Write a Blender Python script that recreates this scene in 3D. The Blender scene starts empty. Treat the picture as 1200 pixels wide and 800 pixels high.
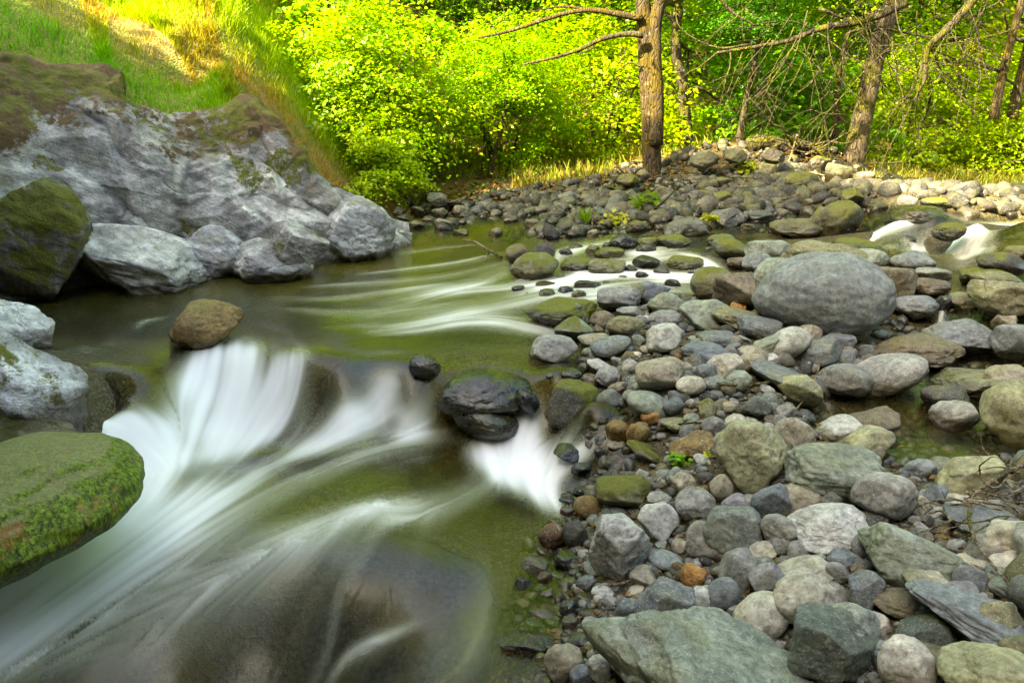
import bpy, math, random
import numpy as np
from mathutils import Matrix, Vector, Quaternion

# ------------------------------------------------------------------ camera, world, sun, exposure
SC = bpy.context.scene
COL = SC.collection
H, PITCH, FPX = 1.5, math.radians(17.5), 942.0      # eye height, downward tilt, focal length in photo pixels (1200 wide)
cam_d = bpy.data.cameras.new('camera'); cam = bpy.data.objects.new('camera', cam_d); COL.objects.link(cam)
cam.location = (0, 0, H); cam.rotation_euler = (math.pi/2 - PITCH, 0, 0)
cam_d.sensor_width = 36; cam_d.lens = 36*FPX/1200; cam_d.clip_start = 0.05; cam_d.clip_end = 800
SC.camera = cam

SUN_DIR = Vector((-0.58, -0.46, 0.67)).normalized()   # towards the sun
world = bpy.data.worlds.new("World"); SC.world = world; world.use_nodes = True
wn = world.node_tree.nodes; wl = world.node_tree.links
sky = wn.new('ShaderNodeTexSky'); sky.sky_type = 'NISHITA'; sky.sun_disc = False
sky.sun_elevation = math.asin(SUN_DIR.z); sky.sun_rotation = math.atan2(SUN_DIR.x, SUN_DIR.y)
sky.air_density = 1.0; sky.dust_density = 2.5; sky.ozone_density = 0.6
wl.new(sky.outputs[0], wn['Background'].inputs[0]); wn['Background'].inputs[1].default_value = 0.15
sun_d = bpy.data.lights.new('sun', 'SUN'); sun = bpy.data.objects.new('sun', sun_d); COL.objects.link(sun)
sun_d.energy = 3.7; sun_d.angle = math.radians(0.6); sun_d.color = (1.0, 0.93, 0.78)
sun.rotation_euler = SUN_DIR.to_track_quat('Z', 'Y').to_euler(); sun.location = (-8, -6, 12)
SC.view_settings.view_transform = 'Standard'; SC.view_settings.look = 'None'
SC.view_settings.exposure = 3.2; SC.view_settings.gamma = 1.0; SC.view_settings.use_curve_mapping = False
SC.view_settings.use_white_balance = True; SC.view_settings.white_balance_temperature = 9300; SC.view_settings.white_balance_tint = 5   # camera balanced for open shade
SC.render.engine = 'CYCLES'
SC.cycles.max_bounces = 6; SC.cycles.diffuse_bounces = 3; SC.cycles.glossy_bounces = 3
SC.cycles.transmission_bounces = 4; SC.cycles.transparent_max_bounces = 10
SC.cycles.caustics_reflective = False; SC.cycles.caustics_refractive = False

RNG = np.random.default_rng(7)
random.seed(7)

# ------------------------------------------------------------------ helpers
def ray(px, py):
    px = np.asarray(px, float); py = np.asarray(py, float)
    u = px-600; v = 400-py
    d = np.stack([u, FPX*math.cos(PITCH)+v*math.sin(PITCH), -FPX*math.sin(PITCH)+v*math.cos(PITCH)], -1)
    return d
def on_z(px, py, z):
    d = ray(px, py); t = (np.asarray(z)-H)/d[..., 2]
    return np.stack([d[..., 0]*t, d[..., 1]*t, np.zeros_like(t)+z], -1)
def at_y(px, py, y):
    d = ray(px, py); t = y/d[..., 1]
    p = d*t[..., None] if np.ndim(t) else d*t
    return p + np.array([0, 0, H])
def project(P):
    P = np.asarray(P, float); x = P[..., 0]; y = P[..., 1]; z = P[..., 2]-H
    w = y*math.cos(PITCH)-z*math.sin(PITCH); v = y*math.sin(PITCH)+z*math.cos(PITCH)
    return 600+FPX*x/w, 400-FPX*v/w, w

_perm = np.random.default_rng(3).permutation(256); _perm = np.concatenate([_perm, _perm, _perm])
_gr = np.random.default_rng(4).normal(size=(256, 3)); _gr /= np.linalg.norm(_gr, axis=1)[:, None]
def noise(p):
    p = np.asarray(p, float); i = np.floor(p).astype(int); f = p-i; i &= 255
    w = f*f*f*(f*(f*6-15)+10); out = 0
    for dx in (0, 1):
        for dy in (0, 1):
            for dz in (0, 1):
                h = _perm[_perm[_perm[i[..., 0]+dx]+i[..., 1]+dy]+i[..., 2]+dz]
                g = _gr[h & 255]
                d = g[..., 0]*(f[..., 0]-dx)+g[..., 1]*(f[..., 1]-dy)+g[..., 2]*(f[..., 2]-dz)
                out = out + d*np.where(dx, w[..., 0], 1-w[..., 0])*np.where(dy, w[..., 1], 1-w[..., 1])*np.where(dz, w[..., 2], 1-w[..., 2])
    return out*1.6
def fbm(p, o=4, g=0.5):
    s = 0; a = 1.0; p = np.asarray(p, float)
    for k in range(o):
        s = s + a*noise(p+k*17.3); a *= g; p = p*2.03
    return s
def sstep(a, b, x):
    t = np.clip((x-a)/(b-a), 0, 1); return t*t*(3-2*t)

def mesh_np(name, V, F, smooth=True, attrs=None, fattrs=None):
    """V (n,3); F (m,k) index array, or a list of them"""
    me = bpy.data.meshes.new(name)
    Fs = F if isinstance(F, list) else [F]
    V = np.ascontiguousarray(V, np.float32)
    me.vertices.add(len(V)); me.vertices.foreach_set('co', V.ravel())
    tot = np.concatenate([np.full(len(f), f.shape[1]) for f in Fs]); loops = np.concatenate([f.ravel() for f in Fs])
    st = np.concatenate([[0], np.cumsum(tot)[:-1]])
    me.loops.add(len(loops)); me.loops.foreach_set('vertex_index', loops.astype(np.int32))
    me.polygons.add(len(tot)); me.polygons.foreach_set('loop_start', st.astype(np.int32))
    me.update(calc_edges=True)
    if smooth: me.polygons.foreach_set('use_smooth', np.ones(len(tot), bool))
    for dom, dd in (('POINT', attrs), ('FACE', fattrs)):
        for k, a in (dd or {}).items():
            a = np.asarray(a, np.float32)
            if a.ndim == 1:
                at = me.attributes.new(k, 'FLOAT', dom); at.data.foreach_set('value', a)
            else:
                at = me.attributes.new(k, 'FLOAT_COLOR', dom)
                at.data.foreach_set('color', np.concatenate([a, np.ones((len(a), 1), np.float32)], 1).ravel())
    me.validate(); return me
def link(name, me, mat=None, parent=None):
    o = bpy.data.objects.new(name, me); COL.objects.link(o)
    if mat is not None and me is not None and not me.materials: me.materials.append(mat)
    if parent: o.parent = parent
    return o
def tag(o, label, cat, group=None, kind=None):
    if label: o['label'] = label
    if cat: o['category'] = cat
    if group: o['group'] = group
    if kind: o['kind'] = kind
    return o
def empty(name, loc, rz=0):
    o = bpy.data.objects.new(name, None); COL.objects.link(o); o.empty_display_size = .2
    o.location = loc; o.rotation_euler = (0, 0, rz); return o
def grid_faces(nu, nv):
    i = np.arange(nu-1)[:, None]*nv+np.arange(nv-1)[None]
    i = i.ravel(); return np.stack([i, i+nv, i+nv+1, i+1], 1)
def tube(P, R, n=10, wob=0.0):
    """tapered tube along the polyline P with radii R -> V, F (quads), end closed by shrinking"""
    P = np.asarray(P, float); R = np.asarray(R, float)
    T = np.gradient(P, axis=0); T /= np.linalg.norm(T, axis=1)[:, None]+1e-9
    a = np.array([1.0, .13, .07]);
    if abs(T[0] @ a) > .9: a = np.array([.1, 1., .2])
    N = []; prev = a
    for t in T:
        v = prev-(prev@t)*t; v /= np.linalg.norm(v)+1e-9; N.append(v); prev = v
    N = np.array(N); B = np.cross(T, N); th = np.linspace(0, 2*np.pi, n, endpoint=False)
    r = R[:, None]*np.ones(n)
    V = P[:, None]+(N[:, None]*np.cos(th)[None, :, None]+B[:, None]*np.sin(th)[None, :, None])*r[..., None]
    if wob:
        q = V/(R.max()*1.2)
        V = P[:, None]+(V-P[:, None])*(1+wob*fbm(q*np.array([1, 1, .35]), 3))[..., None]
    m = len(P); F = []
    i = np.arange(m-1)[:, None]*n; j = np.arange(n)[None]
    F = np.stack([i+j, i+(j+1) % n, i+n+(j+1) % n, i+n+j], -1).reshape(-1, 4)
    V = V.reshape(-1, 3)
    c = len(V); V = np.concatenate([V, P[:1], P[-1:]])
    j = np.arange(n)
    cap0 = np.stack([np.full(n, c), (j+1) % n, j, j], 1); cap1 = np.stack([np.full(n, c+1), (m-1)*n+j, (m-1)*n+(j+1) % n, (m-1)*n+(j+1) % n], 1)
    return V, [F, cap0[:, :3], cap1[:, :3]]
class Bag:
    """collects pieces of ONE mesh"""
    def __init__(s): s.V = []; s.Q = []; s.T = []; s.n = 0
    def add(s, V, Fs):
        for f in (Fs if isinstance(Fs, list) else [Fs]):
            (s.Q if f.shape[1] == 4 else s.T).append(f+s.n)
        s.V.append(V); s.n += len(V)
    def mesh(s, name, smooth=True, attrs=None):
        Fs = []
        if s.Q: Fs.append(np.concatenate(s.Q))
        if s.T: Fs.append(np.concatenate(s.T))
        return mesh_np(name, np.concatenate(s.V), Fs, smooth, attrs)
def smooth_path(pts, n):
    """Catmull-Rom through pts, n samples"""
    P = np.asarray(pts, float); P = np.concatenate([[2*P[0]-P[1]], P, [2*P[-1]-P[-2]]])
    u = np.linspace(0, len(P)-3-1e-6, n); k = u.astype(int); t = (u-k)[:, None]
    a, b, c, d = P[k], P[k+1], P[k+2], P[k+3]
    return .5*(2*b+(c-a)*t+(2*a-5*b+4*c-d)*t*t+(3*b-a-3*c+d)*t**3)

# ------------------------------------------------------------------ materials
class NT:
    def __init__(s, name):
        s.m = bpy.data.materials.new(name); s.m.use_nodes = True; s.t = s.m.node_tree; s.t.nodes.clear()
        s.out = s.n('ShaderNodeOutputMaterial')
    def n(s, ty, **kw):
        nd = s.t.nodes.new(ty)
        for k, v in kw.items(): setattr(nd, k, v)
        return nd
    def put(s, sock, v):
        if isinstance(v, bpy.types.NodeSocket): s.t.links.new(v, sock)
        elif v is not None:
            if sock.type == 'RGBA' and not np.isscalar(v) and len(v) == 3: v = (*v, 1)
            sock.default_value = v
    def math(s, op, a, b=None, c=None, clamp=False):
        nd = s.n('ShaderNodeMath', operation=op, use_clamp=clamp)
        for k, v in enumerate((a, b, c)): s.put(nd.inputs[k], v)
        return nd.outputs[0]
    def ramp(s, v, a, b):
        nd = s.n('ShaderNodeMapRange', interpolation_type='SMOOTHSTEP'); s.put(nd.inputs[0], v); nd.inputs[1].default_value = a; nd.inputs[2].default_value = b
        return nd.outputs[0]
    def lin(s, v, a, b, c, d):
        nd = s.n('ShaderNodeMapRange'); s.put(nd.inputs[0], v)
        for k, q in enumerate((a, b, c, d)): nd.inputs[k+1].default_value = q
        return nd.outputs[0]
    def mix(s, f, a, b, mode='MIX'):
        nd = s.n('ShaderNodeMix', data_type='RGBA', blend_type=mode)
        s.put(nd.inputs[0], f); s.put(nd.inputs[6], a); s.put(nd.inputs[7], b); return nd.outputs[2]
    def noise(s, vec, scale, detail=3, rough=.55, dist=0):
        nd = s.n('ShaderNodeTexNoise'); s.put(nd.inputs['Vector'], vec)
        nd.inputs['Scale'].default_value = scale; nd.inputs['Detail'].default_value = detail
        nd.inputs['Roughness'].default_value = rough; nd.inputs['Distortion'].default_value = dist
        return nd.outputs[0]
    def vor(s, vec, scale, feature='F1', out=0):
        nd = s.n('ShaderNodeTexVoronoi', feature=feature); s.put(nd.inputs['Vector'], vec); nd.inputs['Scale'].default_value = scale
        return nd.outputs[out]
    def pos(s): return s.n('ShaderNodeNewGeometry').outputs['Position']
    def attr(s, name, out='Fac'): return s.n('ShaderNodeAttribute', attribute_name=name).outputs[out]
    def vscale(s, v, sc):
        nd = s.n('ShaderNodeVectorMath', operation='MULTIPLY'); s.put(nd.inputs[0], v); nd.inputs[1].default_value = sc; return nd.outputs[0]
    def bump(s, h, strength, dist):
        nd = s.n('ShaderNodeBump'); s.put(nd.inputs['Height'], h); nd.inputs['Strength'].default_value = strength; nd.inputs['Distance'].default_value = dist
        return nd.outputs[0]
    def pbsdf(s, col, rough, normal=None, spec=.4, **kw):
        nd = s.n('ShaderNodeBsdfPrincipled'); s.put(nd.inputs['Base Color'], col); s.put(nd.inputs['Roughness'], rough)
        nd.inputs['Specular IOR Level'].default_value = spec
        if normal is not None: s.put(nd.inputs['Normal'], normal)
        for k, v in kw.items(): s.put(nd.inputs[k], v)
        return nd.outputs[0]
    def end(s, sh): s.t.links.new(sh, s.out.inputs[0]); return s.m

def up(nt):
    x = nt.n('ShaderNodeSeparateXYZ'); nt.t.links.new(nt.n('ShaderNodeNewGeometry').outputs['Normal'], x.inputs[0]); return x.outputs[2]

def stone_material(name, moss=0.0, wet_all=False, per_face=False):
    nt = NT(name); p = nt.pos()
    if per_face:
        base = nt.attr('tint', 'Color'); rnd = nt.attr('rnd'); wl_ = nt.attr('wetline')
    else:
        oi = nt.n('ShaderNodeObjectInfo'); base = oi.outputs['Color']; rnd = oi.outputs['Random']; wl_ = oi.outputs['Alpha']
    big = nt.noise(p, 7, 4, .6); mid = nt.noise(p, 34, 4, .65); fine = nt.noise(p, 105, 4, .72); grit = nt.noise(p, 240, 2, .6)
    col = nt.mix(1.0, base, nt.lin(big, .25, .75, .42, 1.08), 'MULTIPLY')
    col = nt.mix(1.0, col, nt.lin(mid, .3, .7, .50, 1.45), 'MULTIPLY')
    # olive / ochre film on part of each stone
    film = nt.math('MULTIPLY', nt.ramp(nt.noise(p, 5.5, 3, .6), .46, .66), nt.lin(rnd, 0, 1, .1, .6))
    col = nt.mix(film, col, nt.mix(.5, col, (.24, .24, .06)))
    # mineral grains: pale feldspar, dark mica
    g1 = nt.ramp(fine, .58, .68); g2 = nt.ramp(fine, .43, .33); g3 = nt.ramp(grit, .6, .7)
    amt = nt.lin(nt.math('FRACT', nt.math('MULTIPLY', rnd, 7.31)), 0, 1, .30, 1.0)
    col = nt.mix(nt.math('MULTIPLY', g1, amt), col, nt.mix(.55, col, (.62, .64, .62)))
    col = nt.mix(nt.math('MULTIPLY', g2, amt), col, nt.mix(.75, col, (.03, .035, .035)))
    col = nt.mix(nt.math('MULTIPLY', g3, nt.math('MULTIPLY', amt, .6)), col, (.55, .57, .52))
    # pale lichen crust
    li = nt.math('MULTIPLY', nt.ramp(nt.noise(p, 21, 5, .7), .60, .68), nt.ramp(nt.math('FRACT', nt.math('MULTIPLY', rnd, 3.7)), .35, .8))
    col = nt.mix(nt.math('MULTIPLY', li, .55), col, (.42, .46, .36))
    # fine dark cracks / veins
    vein = nt.noise(p, 9, 5, .6, .9)
    ck = nt.ramp(nt.math('ABSOLUTE', nt.math('SUBTRACT', vein, .5)), .012, .0)
    col = nt.mix(nt.math('MULTIPLY', ck, .45), col, nt.mix(1.0, col, (.35, .33, .28), 'MULTIPLY'))
    qz = nt.ramp(nt.math('ABSOLUTE', nt.math('SUBTRACT', nt.noise(nt.vscale(p, (1, 1.6, 2.2)), 5, 3, .5, 1.6), .5)), .008, .002)
    col = nt.mix(nt.math('MULTIPLY', qz, nt.math('MULTIPLY', nt.ramp(nt.math('FRACT', nt.math('MULTIPLY', rnd, 11.3)), .7, .8), .35)), col, (.46, .45, .40))
    xz = nt.n('ShaderNodeSeparateXYZ'); nt.put(xz.inputs[0], p)
    if moss:
        mm = nt.math('ADD', nt.noise(p, 8, 5, .65), nt.math('MULTIPLY', up(nt), .22))
        mm = nt.math('ADD', mm, nt.math('ADD', nt.math('MULTIPLY', nt.math('SUBTRACT', fine, .5), .25), nt.math('MULTIPLY', nt.math('SUBTRACT', rnd, .6), .16)))
        mf = nt.ramp(mm, .76-.3*moss, .90-.25*moss)
        mc = nt.mix(nt.noise(p, 60, 3), (.03, .035, .006), (.17, .18, .02))
        col = nt.mix(mf, col, mc)
    h = nt.math('ADD', nt.math('MULTIPLY', mid, .55), nt.math('ADD', nt.math('MULTIPLY', fine, .28), nt.math('MULTIPLY', vein, .5)))
    if wet_all:
        col = nt.mix(1.0, col, (.42, .42, .42), 'MULTIPLY')
        return nt.end(nt.pbsdf(col, nt.lin(mid, .3, .7, .16, .5), nt.bump(h, .35, .010), spec=.55))
    zrel = nt.math('SUBTRACT', nt.math('ADD', xz.outputs[2], 5.0), nt.math('ADD', wl_, nt.lin(nt.noise(p, 14, 3), .3, .7, -.015, .025)))
    wet = nt.ramp(zrel, .018, -.012)
    dk = nt.mix(1.0, col, (.40, .37, .30), 'MULTIPLY')
    col = nt.mix(wet, col, dk)
    rough = nt.lin(wet, 0, 1, .78, .22)
    return nt.end(nt.pbsdf(col, rough, nt.bump(h, .6, .012), spec=.45))

def leaf_material(name, trans=.52, per_obj=True, gain=1.0):
    nt = NT(name); t = nt.attr('tint', 'Color'); col = t
    if per_obj: col = nt.mix(1.0, nt.n('ShaderNodeObjectInfo').outputs['Color'], t, 'MULTIPLY')
    d = nt.n('ShaderNodeBsdfDiffuse'); nt.put(d.inputs[0], col)
    tr = nt.n('ShaderNodeBsdfTranslucent'); nt.put(tr.inputs[0], nt.mix(1.0, col, (1.12, 1.15, .6), 'MULTIPLY'))
    gl = nt.n('ShaderNodeBsdfGlossy'); gl.inputs[0].default_value = (1, 1, 1, 1); gl.inputs[1].default_value = .42
    m1 = nt.n('ShaderNodeMixShader'); m1.inputs[0].default_value = trans; nt.put(m1.inputs[1], d.outputs[0]); nt.put(m1.inputs[2], tr.outputs[0])
    m2 = nt.n('ShaderNodeMixShader'); m2.inputs[0].default_value = .012; nt.put(m2.inputs[1], m1.outputs[0]); nt.put(m2.inputs[2], gl.outputs[0])
    return nt.end(m2.outputs[0])

def bark_material(name, a, b, moss=(.16, .15, .02), mossy=.4):
    nt = NT(name); p = nt.n('ShaderNodeTexCoord').outputs['Object']
    st = nt.noise(nt.vscale(p, (1, 1, .18)), 38, 5, .7, .6); big = nt.noise(p, 4, 4, .6)
    vor = nt.vor(nt.vscale(p, (1, 1, .25)), 26, 'DISTANCE_TO_EDGE')
    col = nt.mix(nt.ramp(st, .35, .65), a, b)
    col = nt.mix(nt.ramp(big, .52-.2*mossy, .62), col, nt.mix(nt.noise(p, 50, 3), moss, (moss[0]*.35, moss[1]*.4, moss[2]*.4)))
    pale = nt.ramp(nt.noise(p, 11, 4, .7), .62, .7)
    col = nt.mix(nt.math('MULTIPLY', pale, .5), col, (.32, .31, .25))
    h = nt.math('ADD', st, nt.math('MULTIPLY', nt.ramp(vor, 0, .12), .8))
    return nt.end(nt.pbsdf(col, .85, nt.bump(h, .9, .03), spec=.2))

M = {}
M['stone'] = stone_material('river stone')
M['mossy'] = stone_material('mossy stone', moss=.75)
M['wet'] = stone_material('wet stone', moss=.28, wet_all=True)
M['pebble'] = stone_material('pebbles', per_face=True)
M['leaf'] = leaf_material('leaves'); M['grass'] = leaf_material('grass blades', .35, per_obj=False)
M['bark'] = bark_material('bark', (.04, .032, .022), (.13, .10, .065))
M['bark_gold'] = bark_material('mossy bark', (.035, .026, .016), (.11, .082, .048), (.15, .105, .018), .5)
M['twig'] = bark_material('twig bark', (.035, .03, .02), (.11, .09, .05), mossy=.15)
M['drift'] = bark_material('bleached driftwood', (.14, .11, .07), (.36, .30, .2), mossy=0)
# ------------------------------------------------------------------ terrain height field
class RBF:
    def __init__(s, P, z, c=.25, lam=1e-3):
        s.P = np.asarray(P, float)[:, :2]; s.c = c; n = len(s.P)
        K = np.sqrt(((s.P[:, None]-s.P[None])**2).sum(-1)+c*c); A = np.zeros((n+3, n+3)); A[:n, :n] = K-lam*np.eye(n)
        A[:n, n] = 1; A[:n, n+1:] = s.P; A[n:, :n] = A[:n, n:].T
        s.w = np.linalg.solve(A, np.concatenate([z, np.zeros(3)]))
    def __call__(s, x, y):
        x = np.asarray(x, float); y = np.asarray(y, float); sh = x.shape; q = np.stack([x.ravel(), y.ravel()], 1); out = np.empty(len(q))
        for k in range(0, len(q), 20000):
            b = q[k:k+20000]; K = np.sqrt(((b[:, None]-s.P[None])**2).sum(-1)+s.c**2)
            out[k:k+20000] = K @ s.w[:-3]+s.w[-3]+b @ s.w[-2:]
        return out.reshape(sh)

# waterline of the left bank, then its inland side as (along, inland, height)
BL = on_z([-420, -200, -60, 0, 100, 170, 240, 300, 370, 420, 458], [450, 400, 376, 363, 343, 338, 329, 325, 318, 309, 299], -.05)[:, :2]
_seg = np.linalg.norm(np.diff(BL, axis=0), axis=1); BLs = np.concatenate([[0], np.cumsum(_seg)]); BLEN = BLs[-1]
def bank(s, n):
    """point s metres along the bank line, n metres inland"""
    s = np.asarray(s, float); x = np.interp(s, BLs, BL[:, 0]); y = np.interp(s, BLs, BL[:, 1])
    e = .25; sc_ = np.clip(s, e, BLEN-e); tx = np.interp(sc_+e, BLs, BL[:, 0])-np.interp(sc_-e, BLs, BL[:, 0]); ty = np.interp(sc_+e, BLs, BL[:, 1])-np.interp(sc_-e, BLs, BL[:, 1])
    lo = s > BLEN; l = np.hypot(tx, ty)+1e-9
    tx = tx/l; ty = ty/l
    d = (BL[-1]-BL[-3]); d = d/np.linalg.norm(d)
    ex = np.maximum(s-BLEN, 0); ex0 = np.minimum(s, 0); d0 = (BL[1]-BL[0])/np.linalg.norm(BL[1]-BL[0])
    return x-ty*n+d[0]*ex+d0[0]*ex0, y+tx*n+d[1]*ex+d0[1]*ex0
S_AT = lambda px: np.interp(px, [-420, -200, -60, 0, 100, 170, 240, 300, 370, 420, 458], BLs)
def crest(s):   # height of the rock face along the bank
    return np.interp(s, [S_AT(-420), S_AT(-60), S_AT(0), S_AT(120), S_AT(240), S_AT(330), S_AT(390), S_AT(430), BLEN, BLEN+.5],
                     [2.5, 2.25, 2.10, 1.62, 1.20, 1.30, 1.06, .74, .34, .15])

T = []   # (x, y, z)
def tp(px, py, z):
    p = on_z(px, py, z); T.append((p[0], p[1], z))
for a in [ # gravel bar and shore, near to far
    (640,840,-.50),(700,790,-.36),(760,760,-.30),(860,800,-.28),(1000,800,-.20),(1150,800,-.08),(1300,800,0),(620,740,-.54),(600,680,-.58),(560,620,-.62),
    (1300,700,.03),(1200,700,.0),(1080,700,-.06),(980,700,-.14),(860,690,-.24),(760,690,-.34),(700,690,-.40),(650,640,-.50),
    (690,610,-.42),(760,600,-.32),(860,610,-.20),(960,610,-.10),(1060,600,-.06),(1200,600,-.02),(1350,600,.05),
    (690,545,-.40),(750,540,-.28),(830,540,-.15),(920,560,-.10),(1030,560,-.10),(1120,560,-.12),(1230,560,-.08),
    (1000,520,-.20),(1060,510,-.26),(1130,525,-.24),(1210,510,-.20),(960,490,-.16),(1020,475,-.16),(1080,465,-.14),(1180,470,-.12),(1350,470,.05),
    (705,500,-.30),(730,470,-.14),(800,480,-.07),(880,490,-.06),(920,470,-.05),
    (690,430,-.10),(760,430,-.03),(850,430,.03),(930,430,.02),(1000,440,-.04),(1120,430,-.08),(1200,420,-.04),
    (660,398,-.12),(720,390,-.01),(800,390,.05),(900,390,.08),(1000,390,.06),(1060,390,.0),(1150,380,.03),(1350,380,.15),
    (700,362,.0),(770,360,.05),(850,355,.09),(940,340,.12),(1040,350,.12),(1120,350,.13),(1200,340,.18),
    (860,315,.10),(930,305,.14),(1020,312,.16),(1100,318,.17),(1180,315,.22),(1350,310,.4),
    # bed of the lower chute and pool
    (230,480,-.40),(200,540,-.60),(350,540,-.52),(480,520,-.5),(600,540,-.56),(120,620,-.66),(450,600,-.48),(370,645,-.56),(300,690,-.68),(410,690,-.66),(330,780,-.88),(250,750,-.88),(400,770,-.97),(380,720,-.86),(300,745,-.92),(450,725,-.82),(340,680,-.70),
    (0,720,-.75),(0,840,-.9),(180,800,-.95),(500,660,-.54),(550,720,-.68),(520,830,-.75),(250,600,-.6),
    # bed of the upper pool
    (60,400,-.20),(150,380,-.32),(300,370,-.36),(420,350,-.36),(500,320,-.32),(560,300,-.24),(380,400,-.26),(500,395,-.28),(590,400,-.20),(440,425,-.13),(560,430,-.16),(640,440,-.2),(600,350,-.16),(620,310,-.1),(470,292,-.3),
    (130,450,-.14),(60,470,-.05),(250,430,-.18),(330,432,-.16),(440,440,-.13),(420,470,-.22),(0,420,0),(-120,450,.2),(0,520,-.25),(60,620,-.5),(-120,600,-.1),(-200,750,-.2),(-60,700,-.5),
    # the channel beyond the bar
    (660,345,-.06),(720,335,-.03),(780,325,.0),(680,300,-.0),(740,295,.02),(800,300,.05),(860,288,.06),(940,284,.08),(1010,288,.10),(1100,296,.08),(1160,298,.1),(1050,308,.12),
    (1040,268,.33),(1090,266,.36),(1150,264,.38),(1220,268,.42),(1350,270,.6),(540,280,-.05),(500,272,0),(620,284,.04),
    # far bar rising to its crest
    (560,262,.06),(640,272,.10),(720,272,.12),(800,270,.16),(900,276,.18),(990,276,.22),(600,250,.16),(680,248,.2),(760,248,.28),(860,245,.34),(960,245,.36),(1040,250,.38),(1130,248,.44),(1220,250,.5)]:
    tp(*a)
def ty(px, py, y):
    p = at_y(px, py, y); T.append(tuple(p))
for a in [(620,226,9.9),(690,212,10.3),(765,206,10.4),(830,178,10.6),(900,168,10.8),(960,173,10.8),(1010,197,10.5),(1080,222,10.3),(1150,228,10.3),(1230,226,10.4),
          (850,208,9.7),(930,205,9.7),(1000,225,9.7),(720,230,9.7),(780,226,9.7),
          (480,250,10.0),(520,240,10.0),(560,232,10.4),(470,228,10.8),(540,215,11.2),(620,205,11.4),(700,196,12),(800,182,12.2),(900,183,12.5),(1000,195,12.5),(1120,205,12.5),(1250,205,12.5),
          (760,165,14),(900,165,15),(1050,175,15),(1200,175,15),(1400,190,13),(600,170,13.5),(500,160,13.2),(420,130,13)]: ty(*a)
for s, k in ((-2.5, 2.2), (-1, 2), (S_AT(-200), 2.3), (S_AT(0), 2.1), (S_AT(120), 1.62), (S_AT(240), 1.16), (S_AT(330), 1.38), (S_AT(400), 1.0), (S_AT(440), .6)):
    w = .55*k+.35
    for n, z in ((.35, -.05), (w*.6, k*.4), (w+.1, k-.16), (w+.7, k+.25), (w+1.6, k+.85), (w+3, k+1.7), (w+5, k+3.0), (w+8, k+4.8)):
        x, y = bank(s, n); T.append((float(x), float(y), z))
for x, y, z in [(-9,-3,2.5),(-4,-4,1),(0,-4,.2),(4,-4,.3),(8,-3,.8),(0,-1,-.4),(-2,0,-.5),(2.5,0,-.05),(5,2,.2),(8,5,.6),(10,9,1),
                (-12,18,8),(-6,18,4.8),(-2,18,3.2),(2,18,2.2),(6,18,1.6),(11,18,1.6),(16,14,2),(-10,28,11),(0,28,7.5),(8,28,5.5),(18,28,6),(-20,10,9),(20,0,3),(-16,0,6)]:
    T.append((x, y, z))
T = np.array(T)
_R = RBF(T, T[:, 2], c=.22, lam=.012)
def ground0(x, y):
    z = _R(x, y); r = np.hypot(np.asarray(x), np.asarray(y)-8)
    far = 3+0.22*r+1.2*fbm(np.stack([np.asarray(x)*.03, np.asarray(y)*.03, np.zeros_like(np.asarray(x, float))], -1), 2)
    far = np.where(np.asarray(y) < -2, 1+.05*r, far)
    k = sstep(18, 32, r); return z*(1-k)+far*k
def ground(x, y):
    x = np.asarray(x, float); y = np.asarray(y, float); p = np.stack([x, y, np.zeros_like(x)], -1)
    r = np.hypot(x, y-5)
    return ground0(x, y)+.018*fbm(p*2.2, 3)+.10*sstep(6, 12, r)*fbm(p*.7+5, 3)

def axis(mid, a, span, n):
    k = np.arcsinh(span/a); return mid+a*np.sinh(np.linspace(-k, k, n))
gx = axis(0, 2.2, 110, 460); gy = axis(5, 2.6, 110, 460)
GX, GY = np.meshgrid(gx, gy, indexing='ij'); GZ = ground(GX, GY)
# cover: 0 = river gravel, 1 = leaf litter and soil; dry: ochre dry strip on the slope
_bn = np.full(GX.shape, -9.0)
def bank_coords(x, y):
    x = np.asarray(x); y = np.asarray(y); best = np.full(x.shape, 1e9); s = np.zeros(x.shape); n = np.zeros(x.shape)
    A = BL[:-1]; B = BL[1:]
    for k in range(len(A)):
        d = B[k]-A[k]; L = np.hypot(*d); t = ((x-A[k, 0])*d[0]+(y-A[k, 1])*d[1])/L/L
        if k == 0: tc = np.clip(t, -50, 1)
        elif k == len(A)-1: tc = np.clip(t, 0, 50)
        else: tc = np.clip(t, 0, 1)
        qx = A[k, 0]+d[0]*tc; qy = A[k, 1]+d[1]*tc; dist = np.hypot(x-qx, y-qy)
        side = np.sign(d[0]*(y-A[k, 1])-d[1]*(x-A[k, 0]))
        m = dist < best; best = np.where(m, dist, best); s = np.where(m, BLs[k]+tc*L, s); n = np.where(m, dist*side, n)
    return s, n
bs, bn = bank_coords(GX, GY)
cover = np.maximum(sstep(.5, 1.2, bn)*(bs < BLEN+3.5), sstep(10.9, 11.9, GY+.5*fbm(np.stack([GX*.8, GY*.8, GX*0], -1), 2)))
cover = np.maximum(cover, sstep(-1.5, -3, GY))
gm = mesh_np('riverbed', np.stack([GX, GY, GZ], -1).reshape(-1, 3), grid_faces(*GX.shape), True, dict(cover=cover.ravel(), lush=(sstep(.45, .9, GZ)*sstep(1.0, 1.8, bn)*(bs < BLEN+3.5)*(1-.85*np.exp(-((bn-(1.9+.9*(BLEN-bs)*.55))/.55)**2))*(.75+.5*fbm(np.stack([GX, GY, GX*0], -1)*1.1, 2))).ravel()))
nt = NT('river gravel and leaf litter'); p = nt.pos()
v1 = nt.vor(p, 42, 'F1', 1); e1 = nt.vor(p, 42, 'DISTANCE_TO_EDGE'); d1 = nt.vor(p, 42)
sepc = nt.n('ShaderNodeSeparateColor'); nt.put(sepc.inputs[0], v1)
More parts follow.
